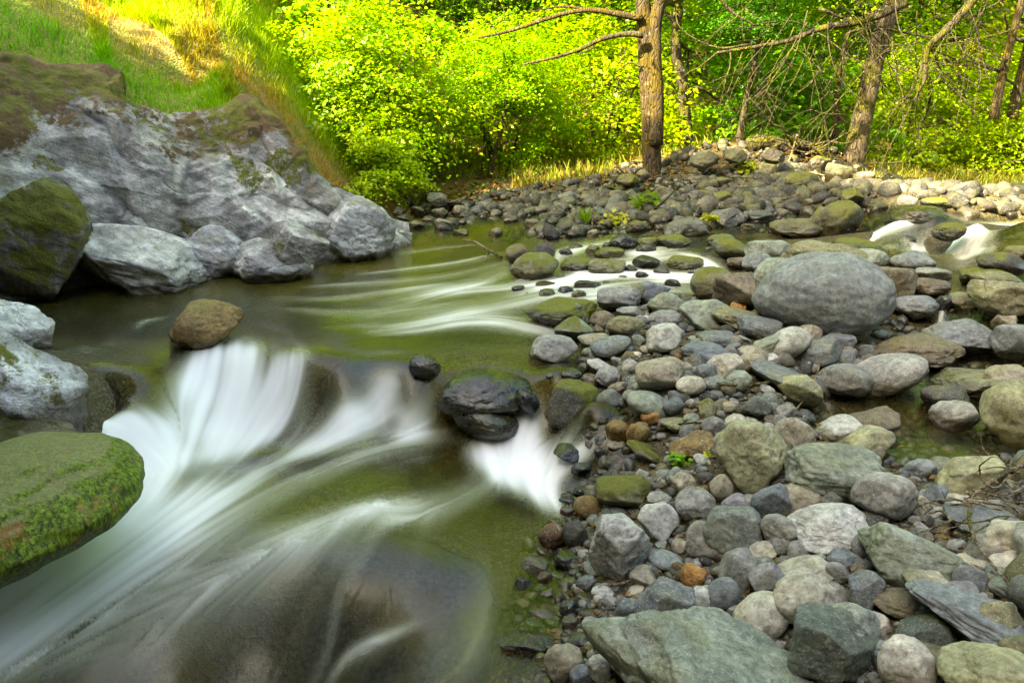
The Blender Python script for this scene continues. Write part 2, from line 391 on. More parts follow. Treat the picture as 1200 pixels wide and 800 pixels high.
gcol = nt.mix(sepc.outputs[0], (.04, .034, .02), (.15, .13, .09)); gcol = nt.mix(nt.math('MULTIPLY', sepc.outputs[1], .45), gcol, (.085, .075, .02))
gcol = nt.mix(nt.ramp(e1, .10, .0), gcol, (.03, .026, .016))
gcol = nt.mix(nt.math('MULTIPLY', nt.ramp(nt.noise(p, 2.2, 4), .4, .65), .6), gcol, (.07, .06, .02))
lcol = nt.mix(nt.noise(p, 9, 5, .7), (.08, .05, .02), (.40, .26, .09)); lcol = nt.mix(nt.ramp(nt.noise(p, 3, 4, .6), .45, .62), lcol, (.12, .13, .025))
lcol = nt.mix(nt.ramp(nt.noise(p, 28, 3, .7), .58, .68), lcol, (.30, .20, .09))
lcol = nt.mix(nt.math('MULTIPLY', nt.attr('lush'), .85, clamp=True), lcol, nt.mix(nt.noise(p, 40, 3, .7), (.07, .13, .01), (.26, .36, .03)))
col = nt.mix(nt.attr('cover'), gcol, lcol)
hh = nt.math('ADD', nt.math('MULTIPLY', d1, -.9), nt.noise(p, 60, 3))
M['ground'] = nt.end(nt.pbsdf(col, .75, nt.bump(hh, .9, .02), spec=.3))
o = link('riverbed', gm, M['ground']); tag(o, 'gravelly riverbed and wooded banks of a small mountain stream', 'riverbed', kind='structure')

# ------------------------------------------------------------------ water surface
W = []
def wp(px, py, z):
    p = on_z(px, py, z); W.append((p[0], p[1], z))
for a in [(-60,410,-.07),(60,395,-.07),(150,370,-.06),(300,345,-.05),(420,320,-.04),(480,297,-.02),(540,285,.0),(500,274,.03),(470,268,.04),
          (140,420,-.075),(300,385,-.06),(420,390,-.06),(520,360,-.04),(600,372,-.05),(560,405,-.08),(640,425,-.09),(690,420,-.09),(500,418,-.07),(430,412,-.065),(590,428,-.10),(660,448,-.11),
          (195,395,-.075),(270,395,-.08),(100,440,-.09),(150,440,-.10),(60,480,-.1),(190,450,-.17),(165,480,-.22),(115,490,-.3),
          (250,420,-.13),(240,455,-.26),(230,490,-.36),(215,520,-.42),(300,405,-.075),(322,425,-.085),(345,450,-.15),(335,480,-.30),(395,440,-.09),(400,470,-.2),(380,500,-.34),
          (450,432,-.075),(470,460,-.18),(450,490,-.32),(500,445,-.12),(520,500,-.36),(590,520,-.40),(615,490,-.30),(640,500,-.34),(690,470,-.14),(700,500,-.33),(690,520,-.42),(640,545,-.44),(650,600,-.47),(670,580,-.46),
          (130,560,-.46),(200,560,-.44),(320,550,-.40),(420,540,-.38),(500,540,-.39),(560,560,-.42),(600,600,-.44),(600,650,-.45),(640,680,-.455),(600,740,-.46),(620,800,-.47),(700,640,-.455),(720,760,-.46),
          (450,590,-.375),(380,610,-.385),(300,620,-.41),(220,630,-.45),(500,610,-.39),(420,640,-.40),(340,660,-.44),(480,660,-.42),(540,660,-.44),(300,700,-.53),(400,700,-.50),(470,710,-.50),(540,720,-.50),(550,790,-.53),
          (250,760,-.68),(330,760,-.68),(400,780,-.68),(470,780,-.60),(330,820,-.78),(200,820,-.80),(100,630,-.50),(0,690,-.58),(100,700,-.57),(180,700,-.56),(0,790,-.68),(100,780,-.68),(-100,760,-.65),(60,640,-.52),(-60,720,-.6),
          (560,340,-.02),(600,340,.0),(640,345,.02),(640,312,.06),(600,305,.03),(680,330,.05),(720,335,.06),(760,322,.08),(800,332,.09),(830,325,.10),(700,345,.04),(660,300,.09),(700,290,.12),(740,292,.13),(800,300,.14),(780,285,.16),(860,285,.18),(940,281,.20),(1000,284,.215),
          (620,395,-.07),(590,372,-.045),
          (1020,286,.23),(1100,292,.23),(1170,296,.235),(1130,304,.225),(1050,296,.225),(1250,290,.3),
          (1030,274,.30),(1055,263,.40),(1080,272,.34),(1090,258,.44),(1120,278,.33),(1150,262,.46),(1200,262,.50),(1180,280,.36),(1300,262,.58),
          (1060,318,.19),(1100,330,.17),(1090,345,.15),(1110,356,.13),(1102,364,.12),(1100,379,.05),(1050,378,.04),(1010,385,.03),(1150,375,.12),
          (1130,420,-.02),(1060,425,-.02),(1180,430,-.01),(1100,445,-.04),(1060,455,-.06),(1080,475,-.10),(1000,480,-.105),(960,490,-.105),(1060,500,-.11),(1130,500,-.11),(1200,505,-.11),(1060,530,-.11),(1250,470,-.05),(1150,540,-.11),(930,460,-.105)]:
    wp(*a)
W = np.array(W); _RW = RBF(W, W[:, 2], c=.12, lam=.006)
def water(x, y): return _RW(x, y)
def on_surf(px, py, fn, it=14):
    """where the pixel's sight line meets the surface z = fn(x, y)"""
    px = np.asarray(px, float); py = np.asarray(py, float); z = np.full(px.shape, -.1)
    for _ in range(it):
        p = on_z(px, py, z); z = .5*z+.5*np.clip(fn(p[..., 0], p[..., 1]), -1.2, 1.0)
    return on_z(px, py, z)

NU, NV = 660, 620
ua = np.linspace(-.95, .95, NU); va = np.linspace(math.log(1.7), math.log(10.6), NV)
U, Vv = np.meshgrid(ua, va, indexing='ij'); WY = np.exp(Vv); WX = U*WY
WZ = water(WX, WY); GB = ground(WX, WY)
# long-exposure foam ribbons and the flow they follow: (pixels on the water, half width, strength)
FL = [([(250,392),(242,430),(230,470),(208,530),(165,590),(95,650),(0,718),(-80,770)],[12,18,21,23,28,32,31,31],1.0),
      ([(322,404),(324,440),(306,480),(268,540),(190,612),(85,690),(0,748),(-60,790)],[5,10,15,18,25,22,16,14],.7),
      ([(284,392),(280,440),(264,490),(240,540)],[12,20,18,14],.8),
      ([(512,448),(478,468),(436,488),(388,514),(310,552),(220,612),(120,680)],[3,7,10,14,18,18,14],.85),
      ([(346,416),(340,452),(312,492),(270,540)],[6,12,15,12],.55),
      ([(622,494),(614,525),(624,562),(645,600)],[8,17,22,12],.5),
      ([(570,516),(580,540),(600,575)],[14,20,14],.36),
      ([(655,535),(640,570),(655,604)],[10,16,8],.45),
      ([(525,512),(470,522),(400,545),(320,582),(220,645),(100,722),(0,795)],[5,10,14,16,15,13,11],.46),
      ([(690,528),(664,546)],[4,8],.3),
      ([(118,497),(150,520),(190,548)],[8,15,18],.8),
      ([(0,812),(120,742),(260,668),(380,620),(500,570)],[14,22,26,24,14],.27),
      ([(380,812),(410,770),(455,745),(485,730)],[2,2.6,2.2,1.5],.22),([(360,812),(385,760),(400,700),(440,640)],[3,3,3,3],.12),
      ([(640,520),(585,560),(500,600),(420,600),(300,640)],[20,22,16,14,20],.30),
      ([(722,281),(682,291),(652,300),(640,312),(610,328)],[4,6,6,6,4],.9),
      ([(832,324),(790,328),(755,321),(720,323),(690,327),(640,332),(590,339),(520,342),(440,356)],[10,10,8,7,7,6,7,8,5],.85),
      ([(815,338),(740,337),(700,345),(650,346),(600,357),(540,372),(480,386),(400,384)],[8,8,8,8,7,9,6,4],.85),
      ([(610,300),(565,330),(500,352),(420,378)],[6,9,7,4],.5),
      ([(590,296),(540,308),(480,316),(420,322)],[4,5,4,3],.55),
      ([(600,304),(520,324),(440,332),(360,336)],[4,6,5,3],.6),
      ([(560,286),(500,292),(450,300)],[3,4,3],.4),
      ([(560,352),(480,364),(400,368),(330,362)],[4,6,5,3],.55),
      ([(520,334),(460,342),(390,350),(300,350)],[4,5,5,3],.45),
      ([(660,396),(620,385),(575,376),(500,381),(430,392)],[4,7,8,6,3],.7),
      ([(690,312),(668,330),(640,338)],[4,6,6],.7),
      ([(785,301),(750,306),(700,310),(680,320)],[4,5,6,5],.75),
      ([(800,288),(760,296),(740,298)],[4,5,4],.6),
      ([(840,322),(825,310),(800,298)],[6,8,8],.55),
      ([(195,372),(168,378),(160,386)],[2,3,2],.3),([(300,378),(340,392),(360,420)],[2,3,3],.3),
      ([(1062,260),(1034,272),(1015,286)],[4,6,4],.8),([(1088,262),(1072,277),(1060,288)],[3,4,3],.6),([(1155,262),(1128,276),(1108,289)],[5,6,5],.65),([(1200,268),(1165,281),(1130,291)],[5,7,5],.65),([(1180,262),(1148,277),(1118,290)],[5,7,6],.5),([(1215,262),(1190,276),(1160,292)],[5,7,6],.5),([(1072,262),(1050,274),(1036,287)],[3,4,4],.5),([(1020,290),(1090,294),(1165,299)],[2,3,3],.35),
      ([(1012,287),(1080,291),(1172,297)],[2.5,3,3],.95),
      ([(1104,363),(1102,380)],[1.6,2.2],.38),
      # guides with no foam of their own
      ([(450,592),(385,680),(330,800)],[26,20,18],.075),([(400,612),(320,690),(250,790)],[24,20,18],.075),([(500,600),(480,690),(410,810)],[24,20,16],.075),([(340,640),(240,720),(160,800)],[20,18,16],.075),([(560,620),(560,720),(520,810)],[30,40,40],.07),
      ([(150,360),(200,380),(245,400)],[20,20,10],0),([(480,292),(400,330),(320,370)],[20,20,20],0),([(600,420),(560,425),(500,440)],[20,20,20],0),([(640,440),(640,460),(630,480)],[10,10,10],0),
      ([(100,440),(150,455),(195,490)],[20,20,20],0),([(1180,300),(1100,300),(1000,286),(860,286)],[8,8,8,8],0),([(1180,510),(1060,505),(960,495)],[20,20,20],0),([(1180,430),(1080,460),(1040,480)],[20,20,20],0)]
SP = []; ST = []; SW = []; SI = []; SD = []
for pts, ws, inten in FL:
    if np.mean([a[1] for a in pts]) < 310 and np.mean([a[0] for a in pts]) > 980: inten *= .85
    if np.mean([a[1] for a in pts]) < 400 and np.mean([a[0] for a in pts]) < 860: ws = [1.7*a for a in ws]; inten *= .72
    n = 4*len(pts)+6
    q = smooth_path(np.array(pts, float), n); w = np.interp(np.linspace(0, 1, n), np.linspace(0, 1, len(ws)), ws)
    P = on_surf(q[:, 0], q[:, 1], water); d = np.linalg.norm(P-np.array([0, 0, H]), axis=1)
    t = np.gradient(P[:, :2], axis=0); t /= np.linalg.norm(t, axis=1)[:, None]+1e-9
    fade = np.minimum(1, np.linspace(.5, 3.2, n))*np.minimum(1, np.linspace(4.5, .5, n))
    SP.append(P); ST.append(t); SW.append(w*d/FPX); SI.append(np.full(n, inten)*fade); SD.append(d)
SP = np.concatenate(SP); ST = np.concatenate(ST); SW = np.concatenate(SW); SI = np.concatenate(SI)
q = np.stack([WX.ravel(), WY.ravel()], 1); VX = np.empty(len(q)); VY = np.empty(len(q)); FO = np.empty(len(q))
for k in range(0, len(q), 8000):
    b = q[k:k+8000]; dx = b[:, None, 0]-SP[None, :, 0]; dy = b[:, None, 1]-SP[None, :, 1]; d2 = dx*dx+dy*dy
    w = 1/(d2+.0012)**1.6
    sw = w.sum(1); VX[k:k+8000] = (w*ST[None, :, 0]).sum(1)/sw; VY[k:k+8000] = (w*ST[None, :, 1]).sum(1)/sw
    # foam: cross-stream gaussian, blurred along the stream; in depth direction widths count at the slant they are seen
    dl = dx*ST[None, :, 0]+dy*ST[None, :, 1]; dc = -dx*ST[None, :, 1]+dy*ST[None, :, 0]
    ww = SW[None, :]*(1+.9*np.abs(ST[None, :, 0]))      # ribbons running across the view look thinner than they are
    lw = np.maximum(.10, 1.3*SW[None, :])
    FO[k:k+8000] = 1-np.prod(1-.44*SI[None, :]*np.exp(-(dc/ww)**2*1.1-(dl/lw)**2), axis=1)
FO = FO.reshape(U.shape)
def blur(a, s):
    k = np.exp(-np.arange(-3*s, 3*s+1)**2/(2.*s*s)); k /= k.sum(); m = len(k)//2
    for ax in (0, 1):
        p = np.pad(a, [(m, m) if q == ax else (0, 0) for q in (0, 1)], mode='edge')
        a = sum(k[i]*(p[i:i+a.shape[0]] if ax == 0 else p[:, i:i+a.shape[1]]) for i in range(len(k)))
    return a
_fb = blur(FO, 6); _k = sstep(4.3, 4.7, WY); FO = (blur(FO, 2)*.7+.3*_fb)*(1-_k)+(.45*FO+.55*_fb)*_k
VX = VX.reshape(U.shape); VY = VY.reshape(U.shape); FO = FO.reshape(U.shape)
nrm = np.hypot(VX, VY)+1e-9; VX /= nrm; VY /= nrm
# line integral convolution of world-space noise along the flow
def lic(src, L, ds):
    du = ua[1]-ua[0]; dv = va[1]-va[0]; acc = src.copy(); tot = 1.0
    fu = (VX-U*VY)/WY/du; fv = VY/WY/dv
    I0, J0 = np.meshgrid(np.arange(NU, dtype=float), np.arange(NV, dtype=float), indexing='ij')
    def samp(a, I, J):
        I = np.clip(I, 0, NU-1.001); J = np.clip(J, 0, NV-1.001); i = I.astype(int); j = J.astype(int); a_, b_ = I-i, J-j
        return a[i, j]*(1-a_)*(1-b_)+a[i+1, j]*a_*(1-b_)+a[i, j+1]*(1-a_)*b_+a[i+1, j+1]*a_*b_
    for sg in (1, -1):
        I, J = I0.copy(), J0.copy()
        for k in range(L):
            I = I+sg*ds*samp(fu, I, J); J = J+sg*ds*samp(fv, I, J); w = 1-(k+1)/(L+1)
            acc += w*samp(src, I, J); tot += w
    return acc/tot
pw = np.stack([WX, WY, WX*0], -1)
n1 = lic(noise(pw*17), 26, .026); n2 = lic(noise(pw*6+7), 22, .05); n3 = lic(noise(pw*48+3), 22, .016)*np.clip(1.6-WY*.25, 0, 1)
st = n1/n1.std()*.42+n2/n2.std()*.8+n3/(n3.std()+1e-9)*.16
low = lic(fbm(pw*2.4+31, 2), 10, .05)+.5*lic(fbm(pw*8+11, 3), 6, .02)
FOAM = np.clip(sstep(.05, .92, FO*(1+.13*st+.34*low)+.012*st*sstep(.03, .25, FO)), 0, 1)**.9
SMOOTH = np.clip(.5+.25*st, 0, 1)
WZ2 = WZ+.0015*np.clip(st, -2, 2)*sstep(.05, .5, FO)+.02*FO*(1+.6*low)
depth = WZ2-GB
keep = (depth > -.05) & (WY < np.where(WX < .3, 9.1, 7.7))
idx = np.full(NU*NV, -1); F = grid_faces(NU, NV); kv = keep.ravel(); F = F[kv[F].any(1)]
used = np.unique(F); idx[used] = np.arange(len(used)); F = idx[F]
wm = mesh_np('stream', np.stack([WX, WY, WZ2], -1).reshape(-1, 3)[used], F, True,
             dict(foam=FOAM.ravel()[used], depth=np.clip(depth, 0, 2).ravel()[used], streak=SMOOTH.ravel()[used]))
nt = NT('silky stream water'); foam = nt.attr('foam'); dep = nt.attr('depth'); stk = nt.attr('streak'); p = nt.pos()
lw = nt.n('ShaderNodeFresnel'); lw.inputs[0].default_value = 1.36
rip = nt.bump(nt.math('ADD', stk, nt.math('MULTIPLY', nt.noise(nt.vscale(p, (1, 1.0, 1)), 5, 2), 1.6)), .11, .03); nt.put(lw.inputs['Normal'], rip)
tr = nt.n('ShaderNodeBsdfTransparent'); nt.put(tr.inputs[0], nt.mix(nt.ramp(dep, .0, .35), (.95, .95, .82), (.68, .50, .28)))
df = nt.n('ShaderNodeBsdfDiffuse'); nt.put(df.inputs[0], nt.mix(nt.ramp(nt.noise(p, 1.6, 2), .4, .62), (.064, .056, .006), (.120, .106, .008)))
mk = nt.n('ShaderNodeMixShader'); nt.put(mk.inputs[0], nt.math('MULTIPLY', nt.ramp(dep, .02, .45), .55)); nt.put(mk.inputs[1], tr.outputs[0]); nt.put(mk.inputs[2], df.outputs[0])
gl = nt.n('ShaderNodeBsdfGlossy'); gl.inputs[0].default_value = (1, 1, 1, 1); gl.inputs[1].default_value = .23; nt.put(gl.inputs['Normal'], rip)
mg = nt.n('ShaderNodeMixShader'); nt.put(mg.inputs[0], lw.outputs[0]); nt.put(mg.inputs[1], mk.outputs[0]); nt.put(mg.inputs[2], gl.outputs[0])
fo = nt.n('ShaderNodeBsdfDiffuse'); nt.put(fo.inputs[0], nt.mix(nt.ramp(foam, .15, .85), (.62, .66, .50), (.92, .95, .96)))
ft = nt.n('ShaderNodeBsdfTranslucent'); ft.inputs[0].default_value = (.80, .86, .88, 1)
fx = nt.n('ShaderNodeMixShader'); fx.inputs[0].default_value = .10; nt.put(fx.inputs[1], fo.outputs[0]); nt.put(fx.inputs[2], ft.outputs[0])
mf = nt.n('ShaderNodeMixShader'); nt.put(mf.inputs[0], nt.math('MULTIPLY', foam, .97)); nt.put(mf.inputs[1], mg.outputs[0]); nt.put(mf.inputs[2], fx.outputs[0])
M['water'] = nt.end(mf.outputs[0])
o = link('stream', wm, M['water']); tag(o, 'olive stream with silky white rapids blurred by a long exposure', 'stream', kind='structure')
def base_level(x, y):
    g = ground(x, y); return np.maximum(g, water(x, y)-.02)
# ------------------------------------------------------------------ stones
def ico(sub):
    import bmesh
    bm = bmesh.new(); bmesh.ops.create_icosphere(bm, subdivisions=sub, radius=1); bm.verts.ensure_lookup_table()
    V = np.array([v.co[:] for v in bm.verts]); F = np.array([[v.index for v in f.verts] for f in bm.faces]); bm.free()
    return V/np.linalg.norm(V, axis=1)[:, None], F
ICO = {k: ico(k) for k in (1, 2, 3, 5, 6)}
def stone_verts(seed, D, kind, detail=1.0):
    r = np.random.default_rng(seed)
    n, lo, p, amp = {'r': (11, .76, 12, .06), 'e': (6, .90, 6, .03), 'a': (12, .58, 44, .05), 's': (13, .70, 20, .06)}[kind]
    N = r.normal(size=(n, 3)); N /= np.linalg.norm(N, axis=1)[:, None]
    if kind == 's': N = np.concatenate([N, [[.06, .05, 1], [-.05, .08, -1]]]); N /= np.linalg.norm(N, axis=1)[:, None]
    d = r.uniform(lo, 1.0, len(N))
    if kind == 's': d[-2:] = .62
    dots = np.maximum(D @ N.T, 0)/d
    R = ((dots**p).sum(1)+.9**p)**(-1/p)
    off = r.uniform(0, 90, 3)
    R = R*(1+amp*1.5*fbm(D*1.25+off, 3)+amp*.55*detail*fbm(D*4.2+off, 3))
    if kind in 'as': R = R*(1-.03*sstep(.06, .0, np.abs(noise(D*1.7+off*1.3))))
    V = D*R[:, None]; lo_, hi_ = V.min(0), V.max(0); return (V-(lo_+hi_)/2)/((hi_-lo_)/2)
PROTO = {}
for kind, n in (('r', 9), ('e', 5), ('a', 10), ('s', 7)):
    PROTO[kind] = []
    for k in range(n):
        V = stone_verts(100+k*7+ord(kind), ICO[5][0], kind)
        PROTO[kind].append((V, ICO[5][1]))
_mc = {}
def proto_mesh(kind, k, mat):
    k %= len(PROTO[kind]); key = (kind, k, mat)
    if key not in _mc:
        me = mesh_np('stone', PROTO[kind][k][0], PROTO[kind][k][1]); me.materials.append(M[mat]); _mc[key] = me
    return _mc[key]
PAL = dict(grey=(.25,.26,.24), blue=(.14,.18,.23), bluegrey=(.18,.22,.24), slate=(.15,.18,.20), pale=(.50,.51,.47), cream=(.56,.52,.40), tan=(.38,.33,.22),
           green=(.24,.30,.24), darkgreen=(.11,.15,.12), olive=(.22,.21,.08), brown=(.19,.14,.08), dark=(.06,.06,.055), orange=(.45,.22,.06), rust=(.24,.15,.045),
           violet=(.25,.25,.26), red=(.14,.06,.035), black=(.028,.030,.034), yellow=(.36,.36,.16), granite=(.33,.33,.31))
PAL = {k: tuple(np.array(v)*.66+.34*np.mean(v)*np.array([1.0, 1.02, .95])) if k not in ('orange', 'rust', 'red') else v for k, v in PAL.items()}
CW = dict(grey='grey', blue='blue', bluegrey='blue-grey', slate='slate', pale='pale', cream='cream', tan='tan', green='grey-green', darkgreen='dark green', olive='olive',
          brown='brown', dark='dark', orange='orange', rust='rust-brown', violet='violet-grey', red='red-brown', black='black', yellow='yellowish', granite='speckled grey')
STONES = []; NPS = []
def place(cx, cy, w, h, roll, color, kind, mat, seed, label, name, cat, group, level=None, sink=.62, big=False, bscale=.85, ):
    lev = level or base_level
    hh0 = h/2; zc = 0.0; c = .05
    for _ in range(10):
        p = on_z(cx, cy, zc); d = np.linalg.norm(p-np.array([0, 0, H])); al = math.asin(min(.98, max(.05, (H-zc)/d)))
        a = w/2*d/FPX; hh = hh0*d/FPX*1.04
        b = min(bscale*a, .85*hh/math.sin(al)); b = max(b, .35*a)
        c = math.sqrt(max(hh*hh-(b*math.sin(al))**2, (.28*hh)**2))/math.cos(al); c = min(c, 1.25*max(a, b))
        zc = .45*zc+.55*(float(lev(p[0], p[1]))+sink*c)
        zc = min(zc, H-.3)
    p = on_z(cx, cy, zc)
    r = random.Random(seed)
    view = Vector((0, math.cos(PITCH), -math.sin(PITCH)))
    yaw = math.atan2(p[0], p[1])
    R = Quaternion(view, math.radians(-roll)).to_matrix().to_4x4() @ Matrix.Rotation(-yaw*.5+r.uniform(-.18, .18), 4, 'Z')
    flip = Matrix.Diagonal((r.choice((-1, 1)), r.choice((-1, 1)), 1, 1)); flip[1][1] = flip[0][0]     # half turn, never a mirror
    mtx = Matrix.Translation(Vector(p)) @ R @ Matrix.Diagonal((a, b, c, 1)) @ flip
    if big:
        me = mesh_np('boulder', stone_verts(seed*13+5, ICO[6][0], kind, 1.4), ICO[6][1]); me.materials.append(M[mat])
    else: me = proto_mesh(kind, seed, mat)
    o = bpy.data.objects.new(name, me); COL.objects.link(o); o.matrix_world = mtx
    wz = float(water(p[0], p[1])); g = float(ground(p[0], p[1]))
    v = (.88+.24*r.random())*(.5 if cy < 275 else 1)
    near = wz-g > -.09
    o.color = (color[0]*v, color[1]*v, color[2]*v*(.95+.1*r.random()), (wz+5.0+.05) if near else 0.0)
    tag(o, label, cat, group)
    STONES.append((p[0], p[1], p[2], max(a, b), c, cx, cy, w, h)); return o

